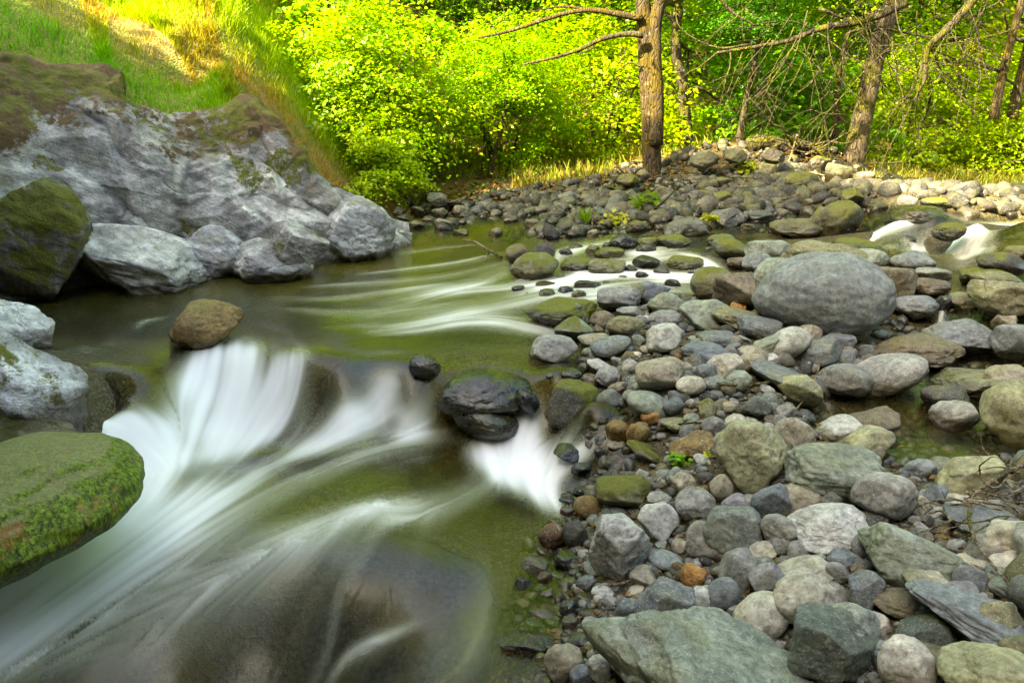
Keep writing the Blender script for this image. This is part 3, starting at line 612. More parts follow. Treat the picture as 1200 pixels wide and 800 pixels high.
TABLE = """
731 284 34 20 0 dark r w|black rounded boulder;at the head of the stepped rapids
626 313 58 33 0 olive r m|dark mossy boulder;in midstream with two smaller rocks behind it
607 299 30 26 0 brown r m|brown rock;behind the left end of the midstream mossy boulder
637 297 28 24 0 dark r d|dark grey rock;behind the right end of the midstream mossy boulder
694 293 18 13 0 olive a m|square olive rock;standing in the upper rapids
711 289 12 9 0 black r w|tiny black rock;between the square olive rock and the rounded black boulder
714 297 36 14 0 olive s m|flat mossy rock;just behind the dark-fronted mossy rock in the rapids
757 292 24 12 0 darkgreen r m|dark green rock;right of the rounded black boulder in the rapids
711 313 46 20 0 olive r m|mossy rock with a dark front;in the middle of the rapids
757 308 32 18 0 black a w|black pointed rock;breaking the rapids right of the mossy dark-fronted rock
676 311 40 17 0 darkgreen r m|low dark green rock;washed by the rapids left of the mossy dark-fronted rock
803 308 42 18 0 olive r m|dark mossy rock;at the right side of the rapids
688 334 32 13 0 black a w|black wet tip of rock;poking out of the lower rapids
663 341 19 11 0 black r w|small black rock;left of and below the wet black tip
608 339 18 9 0 black r w|small dark rock;alone in white water left of the rapids
640 334 26 9 0 olive s m|drowned olive rock;between two small black rocks in the rapids
658 366 82 30 0 bluegrey s m|long blue-grey boulder with a mossy left end;at the edge of the rapids
725 350 52 30 0 grey r d|grey boulder with pale scars;at the lower edge of the rapids
764 343 42 28 0 blue a d|blue-speckled blocky boulder;beside white water at the edge of the rapids
745 345 22 28 0 olive r d|olive-grey rock;squeezed between the scarred and the blue-speckled boulder
648 411 58 34 0 granite a d|triangular grey boulder;at the waterline of the calm olive run
673 386 48 30 0 green a m|blocky rock with yellow moss on its left side;behind the triangular grey boulder
706 376 30 22 0 brown r d|low brown rock;right of the blocky yellow-mossed rock
737 367 30 16 0 grey r d|grey cobble;perched behind the rounded olive-grey boulder
733 383 46 26 0 olive r d|rounded olive-grey boulder;behind the smooth blue-green cobble
696 399 38 15 0 tan s d|flat tan-grey stone;left of the smooth blue-green cobble
716 405 50 25 10 bluegrey e d|smooth blue-green cobble;in front of the rounded olive-grey boulder
781 356 44 26 0 green r d|lined grey-green boulder;below the blue-speckled blocky boulder
780 374 42 20 0 grey r d|dark grey rock;in front of the lined grey-green boulder
826 368 58 36 0 green a d|knobbly grey-green boulder;left of the long bar-shaped stone
779 398 44 34 15 pale a d|jagged pale blue-green stone;with a sharp upright point
827 413 58 21 0 blue s d|dark blue flat stone;lowest of two stacked flat stones
838 397 44 17 0 slate s d|slate flat stone;lying above the dark blue flat stone
837 334 54 38 -8 olive r m|brown-olive rounded boulder;against the white channel left of the boulder heap
857 293 46 24 -25 darkgreen r m|dark mossy wedge of rock;leaning in the channel behind the boulder heap
864 309 24 15 0 brown r d|small brown rock;below the leaning mossy wedge
899 299 50 34 0 green a d|grey-green angular block;behind the giant boulder at its left
963 308 92 48 0 olive r d|olive dome-shaped boulder;right behind the giant boulder
918 326 66 46 0 green r d|grey-green boulder;half hidden by the left shoulder of the giant boulder
963 343 148 88 6 bluegrey e d|giant smooth blue-grey boulder with two white streaks;largest stone of the bar
888 310 36 26 0 bluegrey r d|blue-grey boulder;below the grey-green angular block
868 341 66 46 -28 brown a d|rough brown-grey slanting boulder;left of the giant boulder
890 324 17 15 0 green r d|little pale green stone;on the rough slanting boulder
850 351 30 18 0 dark a d|dark grey wedge;under the rough slanting boulder
865 360 19 12 0 orange r d|small orange-tan stone;above the bar-shaped stone
870 375 72 24 -14 olive s d|long bar-shaped olive-grey stone;pointing up toward the giant boulder
889 384 56 24 -12 slate s d|long speckled slate stone;parallel to and below the bar-shaped stone
928 378 26 17 0 green e d|pale green oval cobble;in front of the giant boulder
925 402 48 33 24 pale e d|pale green-white egg cobble;below the pale green oval cobble
949 391 27 19 0 tan r d|tan-grey cobble;right of the pale green-white egg
984 391 34 20 0 rust r d|rust-tinted cobble;at the foot of the giant boulder
1007 393 15 26 -18 tan e d|finger-shaped tan stone;standing at the foot of the giant boulder
903 402 13 17 0 tan r d|small ochre stone;left of the pale green-white egg
895 406 38 20 28 green a d|grey-green slanting slab;left of and below the ochre stone
960 411 46 30 20 slate a d|grey stone with a dark sharp face;above the round granite boulder
982 400 38 18 0 bluegrey s d|flat blue-grey speckled stone;behind the sharp dark-faced stone
878 413 26 16 0 tan r d|tan lump;beside the cream boulder at its upper right
882 422 28 16 0 tan r d|second tan lump;below the first beside the cream boulder
850 430 44 32 0 cream r d|cream rounded boulder;right of the dark blue flat stone
828 439 26 26 0 bluegrey r d|blue-grey stone;under the left side of the cream boulder
1016 306 44 27 0 green r d|grey-green rounded boulder;right of the olive dome behind the giant boulder
1068 309 46 24 0 bluegrey r d|blue-grey boulder;bordering the bright yellow pool
1040 333 58 42 10 brown a d|brown-tan boulder with a flat top;right of the giant boulder
1003 288 54 15 4 dark s m|long dark flat rock;between the channel and the olive dome
1092 322 36 15 0 grey s d|flat grey rock;below the yellow pool
1090 336 40 19 0 brown r d|grey-brown rock;below the flat grey rock
1072 359 46 25 0 slate r d|blue-green wet-footed boulder;left of the thread of falling water
1107 356 18 18 0 dark r w|dark wet rock;with the thin thread of water running over it
1134 353 40 19 0 olive a d|olive ledge rock;right of the thread of falling water
1182 351 80 44 -10 olive a d|large olive-brown boulder;rising at the edge of the frame above the side channel
1165 327 52 18 -6 olive r m|long mossy rock;above the large olive-brown boulder
1140 324 27 18 0 darkgreen r m|dark green rock;at the outlet of the yellow pool
1176 309 52 22 -8 dark r m|dark mossy boulder;at the right shore of the yellow pool
1190 297 30 15 0 olive r m|olive rock;on top of the shore right of the yellow pool
1125 395 74 34 10 slate a d|big blue-green speckled block;in the side channel
1075 410 90 36 4 brown r d|wide brown-tan boulder;in the side channel left of the blue-green block
1189 404 44 42 0 slate a d|dark slate block;at the frame edge right of the blue-green block
1178 379 26 22 0 tan a d|ochre angular stone;above the dark slate block
1036 438 84 40 36 granite e d|long speckled grey boulder;slanting down into the side pool
990 447 58 42 6 grey r d|round grey granite boulder;left of the long slanting speckled boulder
935 457 56 36 -6 yellow a d|pale green-yellow angular boulder;at the side pool's left tip
915 442 74 28 -20 slate r d|dark speckled elongated boulder;behind the pale green-yellow one
1134 446 80 26 6 olive s d|dark olive flat rock;lying low in the side channel
1184 446 50 32 0 tan r d|tan speckled boulder;above the big yellow-tan boulder at the frame edge
1190 484 66 62 -10 yellow r d|big yellow-tan boulder;at the frame edge beside the side pool
1118 487 48 33 0 granite r d|small dome half tan half blue-grey;standing in the side pool
1108 468 50 30 0 dark r d|dark drowned rock;behind the half tan dome in the side pool
1019 497 64 32 24 brown a d|smooth grey-brown slab;dipping into the side pool
985 505 54 30 10 pale r d|pale white-green stone;left of the grey-brown slab
1012 522 66 34 28 yellow a d|pale speckled green-yellow boulder;in front of the grey-brown slab
878 530 84 80 -12 yellow r d|big round yellow-green boulder;in the middle of the bar
930 518 48 58 -10 tan r d|grey-tan boulder;tucked behind the big round yellow-green boulder
978 552 102 62 -6 green r d|big blocky grey-green boulder;right of the big round yellow-green boulder
1134 557 64 44 12 yellow a d|green-grey faceted boulder;at the near shore of the side pool
1078 550 34 23 6 bluegrey r d|blue-grey rounded stone;left of the faceted green-grey boulder
1105 546 34 17 0 pale r d|pale stone;between the blue-grey rounded stone and the faceted boulder
1036 583 66 54 6 granite r d|round heavily speckled boulder;below the blue-grey rounded stone
1096 581 22 28 -28 blue a d|dark blue three-cornered stone;right of the round speckled boulder
1138 583 54 12 -3 cream s d|flat cream stone;below the faceted green-grey boulder
1018 610 42 19 28 dark e d|dark brown bar-shaped cobble;below the round speckled boulder
972 616 88 46 14 pale a d|pale mottled angular boulder;below the big blocky grey-green boulder
1012 641 25 36 -14 violet e d|violet-grey oval cobble;left of the notched boulder
1066 646 98 62 -6 green a d|big green-grey notched boulder;in the near right of the bar
1150 610 72 34 -4 slate r d|dark green-grey boulder;under the root tangle
1154 640 44 32 20 violet a d|pale violet boulder;below the dark one under the root tangle
1184 632 54 42 10 cream a d|tan and grey split-coloured boulder;at the frame edge near the root tangle
1150 659 60 14 6 cream s d|flat tan stone;below the pale violet boulder
1135 680 32 30 0 slate r d|small round blue-green stone;below the flat tan stone
1186 661 46 22 22 cream s d|pale tan long stone;at the frame edge below the split-coloured boulder
1186 690 40 24 16 green r d|grey-green stone;at the frame edge right of the round blue-green stone
938 584 46 34 10 tan r d|mottled tan-brown stone;under the big blocky grey-green boulder
972 583 28 24 0 green r d|pale grey-green stone;right of the mottled tan-brown stone
905 588 46 44 44 blue a d|blue slate pointed stone;below the big round yellow-green boulder
846 572 27 32 8 tan e d|upright pale egg stone;at the lower left of the big round yellow-green boulder
815 591 46 36 6 granite r d|speckled grey rounded boulder;left of the pale tan block
860 618 66 54 10 green a d|pale grey-green block;below the upright egg stone
828 633 48 42 -6 granite r d|speckled blue-grey boulder;in front of the pale grey-green block
863 588 34 20 6 violet r d|lavender speckled stone;on top of the pale grey-green block
914 622 42 38 0 granite r d|knobbly speckled stone;below the blue slate pointed stone
916 637 27 21 34 grey e d|smooth grey oval cobble;leaning on the knobbly speckled stone
865 668 42 60 -24 grey r d|long olive-grey cobble;standing behind the white egg stone
899 680 40 44 -12 violet a d|grey-violet stone;right of the long olive-grey cobble
940 672 72 30 22 cream a d|pale pointed wedge;above the cream white boulder
944 702 68 52 6 cream r d|cream white boulder;above the dark green angular boulder
975 706 38 34 0 granite a d|rough speckled stone;right of the cream white boulder
948 660 32 17 6 yellow e d|yellow-tan oval stone;above the pale pointed wedge
990 655 36 20 16 bluegrey s d|blue-grey tilted flake;left of the notched boulder's foot
982 671 26 22 0 granite r d|speckled round pebble;under the blue-grey tilted flake
1013 694 38 50 -14 blue a d|blue speckled stone with an ochre side;in the near right of the bar
892 721 62 44 28 cream e d|smooth white egg-shaped stone;lying on the large flat slab
967 755 92 84 26 darkgreen a d|dark green angular boulder;leaning on the large flat slab
832 800 280 130 -22 green s d|large flat grey-green slab;nearest rock at the bottom of the picture
1000 736 54 50 34 green r d|pale grey-green stone;behind the dark green angular boulder
776 710 62 64 -14 bluegrey a d|boulder white above and blue below;at the left end of the large flat slab
738 724 36 62 -14 slate s d|smooth slate-blue flat stone;leaning on the white and blue boulder
820 703 26 46 -6 pale e d|long pale grey cobble;right of the white and blue boulder
847 697 34 42 -12 bluegrey e d|blue-grey oval cobble;right of the long pale grey cobble
812 674 30 26 0 orange r d|bright orange cobble;only orange stone of the near bar
727 640 72 80 4 pale a d|big whitish granite block;at the water's edge of the near bar
772 611 46 44 10 pale a d|white and blue-grey block;right of and above the big whitish granite block
741 661 26 32 0 blue r d|small blue stone;at the right foot of the big whitish granite block
755 677 34 26 -16 tan a d|tan pentagonal stone;right of the small blue stone
780 657 40 22 -10 bluegrey e d|flat blue-grey cobble;left of the bright orange cobble
730 575 64 42 0 olive r m|yellow-mossed speckled boulder;above the big whitish granite block
689 594 34 26 -10 rust e d|wet orange-brown cobble;at the white water's edge
648 628 32 27 -24 red e d|wet red-brown cobble;in the shallows left of the big whitish granite block
674 627 30 36 0 dark r d|dark speckled wet stone;between the red-brown cobble and the whitish granite block
666 656 34 20 0 black s w|black wet flat stone;in the shallows
662 776 46 42 -8 tan r d|tan rounded stone;at the bottom near the shallows
703 783 28 34 0 pale r d|white granite cobble;right of the tan rounded stone
734 776 36 28 0 yellow a d|yellow-tan blunt stone;beside the white granite cobble
618 752 66 26 0 dark a d|dark gritty rock;half drowned in the shallows
710 762 22 24 0 violet r d|pinkish grey cobble;above the white granite cobble
733 754 34 20 6 violet r d|violet-grey cobble;below the smooth slate-blue flat stone
764 754 18 28 0 tan a d|tan upright cobble;under the white and blue boulder
680 790 26 22 0 blue r d|small blue-grey stone;between tan and white stones at the bottom edge
568 458 112 56 4 black e w|large black wet boulder;at the lip of the little falls
569 491 80 42 -12 black e w|glossy black wet slab;in front of the large black wet boulder
670 476 64 58 0 dark r m|dark boulder with a green mossy cap;at the right end of the little falls
498 430 38 28 -12 black r w|dark blue-black rock;at the lip left of the large black wet boulder
615 470 36 28 -20 black r w|brown-black rock;joined to the right end of the large black wet boulder
774 438 58 40 8 tan r d|tan rounded boulder with a grey right side;above the pale blue-green boulder
809 452 34 22 8 cream e d|cream oval cobble;right of the tan rounded boulder
760 475 52 32 -22 green e d|pale blue-green boulder;below the tan rounded boulder
762 489 24 20 0 orange r d|small orange-brown cobble;at the foot of the pale blue-green boulder
724 504 30 24 0 rust r d|left rust-coloured wet cobble;of a pair by the small waterfall
748 509 30 29 0 rust r d|right rust-coloured wet cobble;of a pair by the small waterfall
791 497 36 15 0 olive s d|olive flat stone;right of the small orange-brown cobble
812 520 56 24 14 rust s d|long brown-olive stone;left of the big round yellow-green boulder
760 532 56 18 -24 olive s m|mossy bar-shaped stone;below the right rust-coloured cobble
670 531 42 20 -10 black a w|small black wet stone;at the foot of the little falls
714 469 32 26 0 slate r d|dark slate cobble;at the head of the narrow side waterfall
712 441 30 23 0 granite r d|mottled grey cobble;at the shore above the dark slate cobble
738 430 20 18 20 cream e d|small cream round cobble;left of the tan rounded boulder
703 427 32 14 -24 pale a d|pale flake;at the shore left of the small cream cobble
725 454 28 14 14 brown r d|brown pitted cobble;below the mottled grey cobble
748 456 18 17 0 green r d|small pale green cobble;left foot of the tan rounded boulder
741 465 24 16 0 grey r d|small grey cobble;right of the dark slate cobble
790 476 26 20 10 bluegrey r d|blue-grey pebble;right of the pale blue-green boulder
829 479 20 26 0 yellow e m|upright yellow-mossed stone;left of the big round yellow-green boulder
888 477 34 26 0 darkgreen r d|dark green-grey cobble;behind the top of the big round yellow-green boulder
865 447 30 24 0 green r d|grey-green blunt cobble;below the cream boulder
838 449 28 18 0 green r d|grey-green low cobble;left of the blunt grey-green cobble
1146 727 132 58 -14 bluegrey a d|large sloping blue-grey speckled boulder;in the near right corner
1172 730 46 44 0 olive a d|olive-grey rounded slab;lying on the large sloping speckled boulder
1078 742 58 38 22 darkgreen a d|streaked green-blue slab;left of the large sloping speckled boulder
1064 780 56 52 10 cream r d|cream-tan round boulder;at the bottom edge in the right corner
1158 792 86 64 -10 yellow r d|pale green speckled boulder;at the bottom edge in the right corner
1116 776 56 24 -22 olive e d|olive bar-shaped stone;between the cream-tan round and the pale green speckled boulder
1196 763 40 32 -20 olive r d|olive-yellow stone;at the right frame edge near the bottom
1086 690 54 40 -14 tan a d|tan angular boulder;below the notched boulder
1122 697 40 32 32 violet a d|violet-grey angular stone;right of the tan angular boulder
1052 706 50 28 6 brown r d|olive-brown rough stone;below the tan angular boulder
1027 735 32 28 -12 cream a d|cream angular cobble;right of the dark green angular boulder's tip
1029 755 24 16 0 green a d|small green flake;below the cream angular cobble
1029 773 15 28 -8 blue s d|small upright blue-lavender chip;below the small green flake
1084 716 24 13 0 slate e d|small slate oval cobble;on the large sloping speckled boulder's left end
1108 668 28 19 14 violet e d|violet oval cobble;at the right foot of the notched boulder
240 381 84 54 8 rust r d|rust-brown rock;standing above the head of the main white cascade
852 257 40 26 0 grey a d|triangular grey boulder;at the foot of the far rubble mound
892 255 32 16 0 slate r d|dark oval boulder;beside the triangular one at the foot of the far mound
934 268 60 24 0 olive r d|wide olive boulder;at the far mound's foot behind the channel
980 259 58 40 16 olive r m|largest boulder of the far mound;olive brown and sloping
898 201 22 22 0 olive a d|upright olive stone;in the upper part of the far mound
938 213 36 22 0 olive r m|mossy boulder;in the upper part of the far mound
1055 228 32 24 0 pale r d|pale rounded boulder;right of the leaning trunk's foot
1063 238 20 15 0 cream r d|cream stone;right under the pale rounded boulder by the leaning trunk
1076 222 20 18 0 darkgreen r d|dark green stone;right beside the pale rounded boulder by the leaning trunk
818 212 24 13 0 tan a d|tan stone;on the slope of the far mound below the upright olive one
847 232 24 15 0 olive r m|small mossy stone;on the left slope of the far mound
804 268 52 22 0 grey s d|flat grey rock;at the channel left of the triangular grey boulder
846 283 34 17 0 darkgreen r m|dark green boulder;at the channel in front of the triangular grey boulder
1072 254 60 22 0 green s m|flat greenish ledge;left above the side cascade
736 214 26 20 -10 olive r m|mossy boulder;at the left of the upright tree's roots
908 240 36 18 0 olive r m|mossy low rock;in the middle of the far mound
760 285 26 14 0 olive r m|olive stepping rock;at the head of the rapids near the far bar
790 284 40 16 0 darkgreen s m|long dark green rock;crossing the head of the channel
1112 272 30 18 0 dark r m|black mossy rock;between two threads of the side cascade
1062 282 20 12 0 dark r w|small black rock;at the foot of the side cascade
1150 240 40 18 0 olive r m|olive boulder;above the side cascade
1195 244 36 16 0 grey r d|grey boulder;right above the side cascade
1098 240 34 16 0 darkgreen r m|dark flat boulder;behind the side cascade
"""
seed = 11; ROCKS = {}
for line in TABLE.strip().splitlines():
    a, lab = line.split('|'); f = a.split(); cx, cy, w, h, roll = map(float, f[:5]); col, kind, mt = f[5:8]
    np_, wh = lab.split(';'); seed += 1
    far = cy < 275
    name = 'boulder' if w > 42 else 'stone'
    big = w > 70 and cy > 300
    grp = 'rocks in the stream and at its lip' if (cx < 700 and cy < 535) or (cy < 315 and cx < 880 and cy > 275) else ('boulders of the far bank' if far else 'stones of the gravel bar')
    o = place(cx, cy, w, h, roll, PAL[col], kind, {'d': 'stone', 'm': 'mossy', 'w': 'wet'}[mt], seed, np_+' '+wh, name, name, grp, big=big,
              sink=.55 if far else .8)
    NPS.append((cx, cy, np_, w)); ROCKS[np_] = o
# smaller cobbles wedged between them: thrown until they fit, described by the stone they touch
def in_poly(x, y, P):
    n = len(P); c = False; j = n-1
    for i in range(n):
        if (P[i][1] > y) != (P[j][1] > y) and x < (P[j][0]-P[i][0])*(y-P[i][1])/(P[j][1]-P[i][1])+P[i][0]: c = not c
        j = i
    return c
BAR = [(700,800),(690,700),(680,640),(700,560),(715,500),(690,450),(690,400),(760,370),(830,345),(900,345),(1000,395),(1030,420),(960,470),(910,490),(940,590),(1010,565),(1060,565),(1110,580),(1200,570),(1200,800)]
MOUND = [(690,258),(720,230),(780,200),(850,180),(950,182),(1030,215),(1050,250),(1000,272),(860,268),(760,270)]
SPIT = [(540,274),(580,258),(640,240),(700,215),(735,225),(740,262),(700,276)]
SHALLOW = [(640,800),(600,720),(625,640),(660,590),(700,560),(690,640),(690,700),(700,800)]
used_labels = set()
def rel(dx, dy):
    if abs(dx) > abs(dy)*1.3: return 'to the right of' if dx > 0 else 'to the left of'
    return 'in front of' if dy > 0 else 'behind'
def auto_label(cx, cy, size, cw):
    order = sorted(NPS, key=lambda q: ((q[0]-cx)**2+(q[1]-cy)**2)/(q[3]+20))
    for q in order[:9]:
        l = f"{size} {cw} cobble {rel(cx-q[0], cy-q[1])} the {q[2]}"
        if l not in used_labels and len(l.split()) <= 16: used_labels.add(l); return l
    return None
def overlap(cx, cy, w, h, tol):
    for s in STONES:
        dx = (cx-s[5])/((w+s[7])/2*tol); dy = (cy-s[6])/((h+s[8])/2*tol)
        if dx*dx+dy*dy < 1: return True
    return False
def scatter(poly, count, wr, cols, tol, group, far=False, mats=('d',), flat=(.5, .85)):
    xs = [p[0] for p in poly]; ys = [p[1] for p in poly]; done = tries = 0; r = random.Random(len(STONES))
    while done < count and tries < 9000:
        tries += 1; cx = r.uniform(min(xs), max(xs)); cy = r.uniform(min(ys), max(ys))
        if not in_poly(cx, cy, poly): continue
        k = 1-tries/9000; w = wr[0]+(wr[1]-wr[0])*k*r.random()**.8
        if not far: w *= .6+.4*cy/640
        h = w*r.uniform(*flat)
        if overlap(cx, cy, w, h, tol): continue
        c = r.choice(cols); l = auto_label(cx, cy, 'small' if w > (wr[0]+wr[1])*.42 else 'little', CW[c])
        if not l: continue
        kind = r.choice('rreas' if not far else 'raas'); m = r.choice(mats)
        global seed; seed += 1
        place(cx, cy, w, h, r.uniform(-30, 30) if not far else r.uniform(-12, 12), PAL[c], kind, {'d': 'stone', 'm': 'mossy', 'w': 'wet'}[m], seed, l, 'cobble', 'cobble', group, sink=.5); done += 1
    return done
nfill = scatter(BAR, 80, (13, 34), ['grey', 'green', 'pale', 'tan', 'bluegrey', 'violet', 'granite', 'cream', 'slate', 'grey', 'green'], .80, 'small cobbles of the gravel bar')
nfill2 = scatter(SHALLOW, 30, (14, 38), ['brown', 'dark', 'black', 'dark', 'rust', 'brown', 'red'], .9, 'wet cobbles in the shallows', mats='ww')
nfill3 = scatter(MOUND, 24, (17, 30), ['olive', 'tan', 'grey', 'olive', 'green', 'brown'], 1.0, 'stones of the far mound', far=True, mats='ddm')
nfill5 = scatter([(462,272),(468,244),(500,232),(545,240),(545,264),(500,270)], 12, (15, 30), ['cream', 'tan', 'grey', 'tan'], .9, 'stones of the sunlit bend', far=True)
nfill4 = scatter(SPIT, 12, (14, 22), ['tan', 'grey', 'green'], .95, 'stones of the far spit', far=True)
nf = scatter([(600,348),(640,288),(720,278),(840,288),(832,328),(700,346),(640,352)], 16, (9, 22), ['black', 'dark', 'dark', 'olive'], .9, 'small dark rocks breaking the rapids', far=True, mats='w')
nf = scatter([(636,432),(690,428),(722,520),(712,566),(664,552),(690,505)], 12, (12, 28), ['black', 'dark', 'brown', 'black'], .85, 'wet black stones at the waterline', far=True, mats='w')
print('stones', len(STONES), nfill, nfill2, nfill3, nfill4)

# the rest: too many to count, one object each
def heap(name, label, cat, pts, size, cols, sub, seed, squash=(.45, .8), sink=.3, gain=1.0):
    r = np.random.default_rng(seed); D, F = ICO[sub]; n = len(pts)
    shapes = [stone_verts(900+k, D, 'raas'[k % 4], 1) for k in range(16)]
    V = np.empty((n, len(D), 3), np.float32); C = np.empty((n, len(F), 3), np.float32); rn = np.empty((n, len(F)), np.float32); wt = np.zeros((n, len(F)), np.float32)
    wz = water(pts[:, 0], pts[:, 1]); gz = ground(pts[:, 0], pts[:, 1])
    for k in range(n):
        s = size[k]; a = r.uniform(0, 6.28); c, sn = math.cos(a), math.sin(a); t = r.normal(0, .3, 2)
        v = shapes[r.integers(16)]*np.array([1, r.uniform(.6, .95), r.uniform(*squash)])
        v = v @ np.array([[1, 0, t[0]], [0, 1, t[1]], [-t[0], -t[1], 1]]).T
        v = v @ np.array([[c, -sn, 0], [sn, c, 0], [0, 0, 1]]).T
        V[k] = v*s+np.array([pts[k, 0], pts[k, 1], gz[k]+sink*s])
        C[k] = np.array(PAL[cols[r.integers(len(cols))]])*r.uniform(.55, 1.05)*gain; rn[k] = r.random(); wt[k] = (wz[k]+5.03) if wz[k]-gz[k] > -.09 else 0
    FF = (F[None]+(np.arange(n)*len(D))[:, None, None]).reshape(-1, 3)
    me = mesh_np(name, V.reshape(-1, 3), FF, True, None, dict(tint=C.reshape(-1, 3), rnd=rn.ravel(), wetline=wt.ravel()))
    o = link(name, me, M['pebble']); tag(o, label, cat, kind='stuff'); return o
def pix_points(poly, n, seed, lev=ground):
    r = np.random.default_rng(seed); xs = [p[0] for p in poly]; ys = [p[1] for p in poly]; out = []
    while len(out) < n:
        q = (r.uniform(min(xs), max(xs)), r.uniform(min(ys), max(ys)))
        if in_poly(*q, poly): out.append(q)
    q = np.array(out); return on_surf(q[:, 0], q[:, 1], lev), q
r = np.random.default_rng(5)
def keep_out(P, size, fac=.75):
    S = np.array([(s[0], s[1], s[3]) for s in STONES]); d = np.hypot(P[:, None, 0]-S[None, :, 0], P[:, None, 1]-S[None, :, 1])
    return (d > S[None, :, 2]*fac).all(1)
NEAR = [(600,830),(590,720),(620,640),(660,580),(690,520),(680,400),(760,355),(830,340),(1000,380),(1210,330),(1300,420),(1300,600),(1350,830)]
P, q = pix_points(NEAR, 8000, 21); sz = .008+.026*r.random(len(P))**2.2; sz *= np.clip(np.linalg.norm(P[:, :2], axis=1)/2.6, .8, 1.7)
k = keep_out(P, sz); heap('pebbles', 'loose pebbles filling the gaps between the cobbles of the near bar', 'pebbles', P[k], sz[k], ['grey', 'green', 'tan', 'brown', 'pale', 'bluegrey', 'rust', 'dark', 'brown', 'violet'], 2, 31, gain=.72)
FARP = [(470,280),(500,262),(470,235),(520,232),(600,228),(700,205),(790,182),(860,172),(950,172),(1030,200),(1080,215),(1210,225),(1230,262),(1000,282),(860,280),(720,280),(600,280)]
P, q = pix_points(FARP, 3800, 22); kq = ~((q[:, 0] > 1010) & (q[:, 1] > 252)) & ~((q[:, 0] > 760) & (q[:, 1] > 274)); P = P[kq]; sz = .022+.085*r.random(len(P))**2.4
heap('rubble', 'grey and olive rubble covering the far bar and its mound', 'rubble', P, sz, ['olive', 'tan', 'brown', 'dark', 'olive', 'brown', 'grey', 'dark'], 2, 32, (.5, .85), .25, .40)

P, q = pix_points([(1215,840),(1205,560),(1225,420),(1215,335),(1650,300),(2100,420),(2100,840)], 2600, 23); wz_ = water(P[:, 0], P[:, 1]); k = (ground(P[:, 0], P[:, 1]) > wz_-.12) | (np.random.default_rng(3).random(len(P)) < .4); P = P[k]; P = P[keep_out(P, None, .9)]
sz = .025+.11*np.random.default_rng(8).random(len(P))**2.2
heap('rubble', 'grey and tan cobbles of the bar going on past the right frame edge', 'rubble', P, sz, ['grey', 'green', 'tan', 'granite', 'pale', 'bluegrey', 'olive', 'brown'], 3, 34, (.5, .8), .3, .9)
# ------------------------------------------------------------------ left bank: granite outcrop and its boulders
NS, NTT = 560, 240
s_ = np.linspace(S_AT(-420)-1.2, BLEN+.45, NS); t_ = np.linspace(0, 1, NTT)
SS, TT = np.meshgrid(s_, t_, indexing='ij'); CR = crest(SS)*np.clip((BLEN+.45-SS)/.35, .25, 1); WT = .55*CR+.35
TP = [0, .12, .24, .40, .62, .84, .93, 1.0]
NN = np.interp(TT.ravel(), TP, [.26, .30, .38, .46, .70, 1.0, 1.12, 1.25]).reshape(TT.shape); NN = np.where(NN > 0, NN*WT, NN)
ZZ = np.interp(TT.ravel(), TP, [-.55, -.08, .26, .48, .72, 1.0, 1.02, .80]).reshape(TT.shape); ZZ = np.where(TT > .12, ZZ*CR, ZZ)
X, Y = bank(SS, NN); Pq = np.stack([X, Y, ZZ], -1)
Nq = np.cross(np.gradient(Pq, axis=0), np.gradient(Pq, axis=1)); Nq /= np.linalg.norm(Nq, axis=-1)[..., None]+1e-9
if Nq[NS//2, NTT//2, 2] < 0: Nq = -Nq
tilt = Pq @ np.array([[.8, .25, .3], [-.3, .9, .2], [-.35, -.1, 1.0]]).T           # strata lean down to the right
rs = np.random.default_rng(12); ca, sa = math.cos(math.radians(33)), math.sin(math.radians(33))
A_ = SS+.10*fbm(Pq*1.7, 2); B_ = TT*1.9+.10*fbm(Pq*1.7+9, 2); h1 = np.full(SS.shape, -9.); h2 = h1.copy()
def block(cs, ct, size, cap, el):
    global h1, h2
    x = ((A_-cs)*ca-(B_-ct)*sa)/el; y = (A_-cs)*sa+(B_-ct)*ca; side = np.full(SS.shape, -9.); a0 = rs.uniform(0, 6.28)
    for k in range(6):
        a = a0+k*1.047+rs.uniform(-.35, .35); side = np.maximum(side, (x*math.cos(a)+y*math.sin(a))*rs.uniform(.7, 1.3))
    tl = rs.normal(size=2)*.22; h = np.minimum(cap+tl[0]*x*el+tl[1]*y, cap+.03-(side-size)*rs.uniform(.6, 1.2))
    h2 = np.maximum(h2, np.minimum(h, h1)); h1 = np.maximum(h, h1)
for k in range(46): block(rs.uniform(s_[0], s_[-1]), rs.uniform(.1, 1.9), rs.uniform(.16, .42), rs.uniform(-.10, .15), rs.uniform(1.2, 2.2))
for k in range(110): block(rs.uniform(s_[0], s_[-1]), rs.uniform(.1, 1.9), rs.uniform(.06, .16), rs.uniform(-.12, .10), rs.uniform(1., 2.4))
rough = np.maximum(h1, -.16)+.06*fbm(Pq*.9+3, 3)+.012*fbm(Pq*5, 5)+.008*fbm(Pq*17, 3)-.016*np.abs(fbm(tilt*np.array([1.6, 1.6, 8]), 3))
edge = sstep(0, .10, TT)*sstep(1.0, .93, TT)
Pq = Pq+Nq*(rough*edge)[..., None]
crackv = sstep(.022, .0, h1-h2)*sstep(-.25, .15, fbm(Pq*1.3+77, 2))
hr = TT
bmoss = sstep(.52, .68, TT+.14*fbm(Pq*1.6+40, 4))*np.interp(SS, [S_AT(-60), S_AT(60), S_AT(130), S_AT(200), S_AT(290), S_AT(335), S_AT(400), BLEN], [1, 1, .95, .5, .6, 1.15, 1.1, .5])
gmoss = sstep(.48, .72, fbm(Pq*1.9+70, 5)+.30*sstep(.35, .7, TT)+.25*crackv)
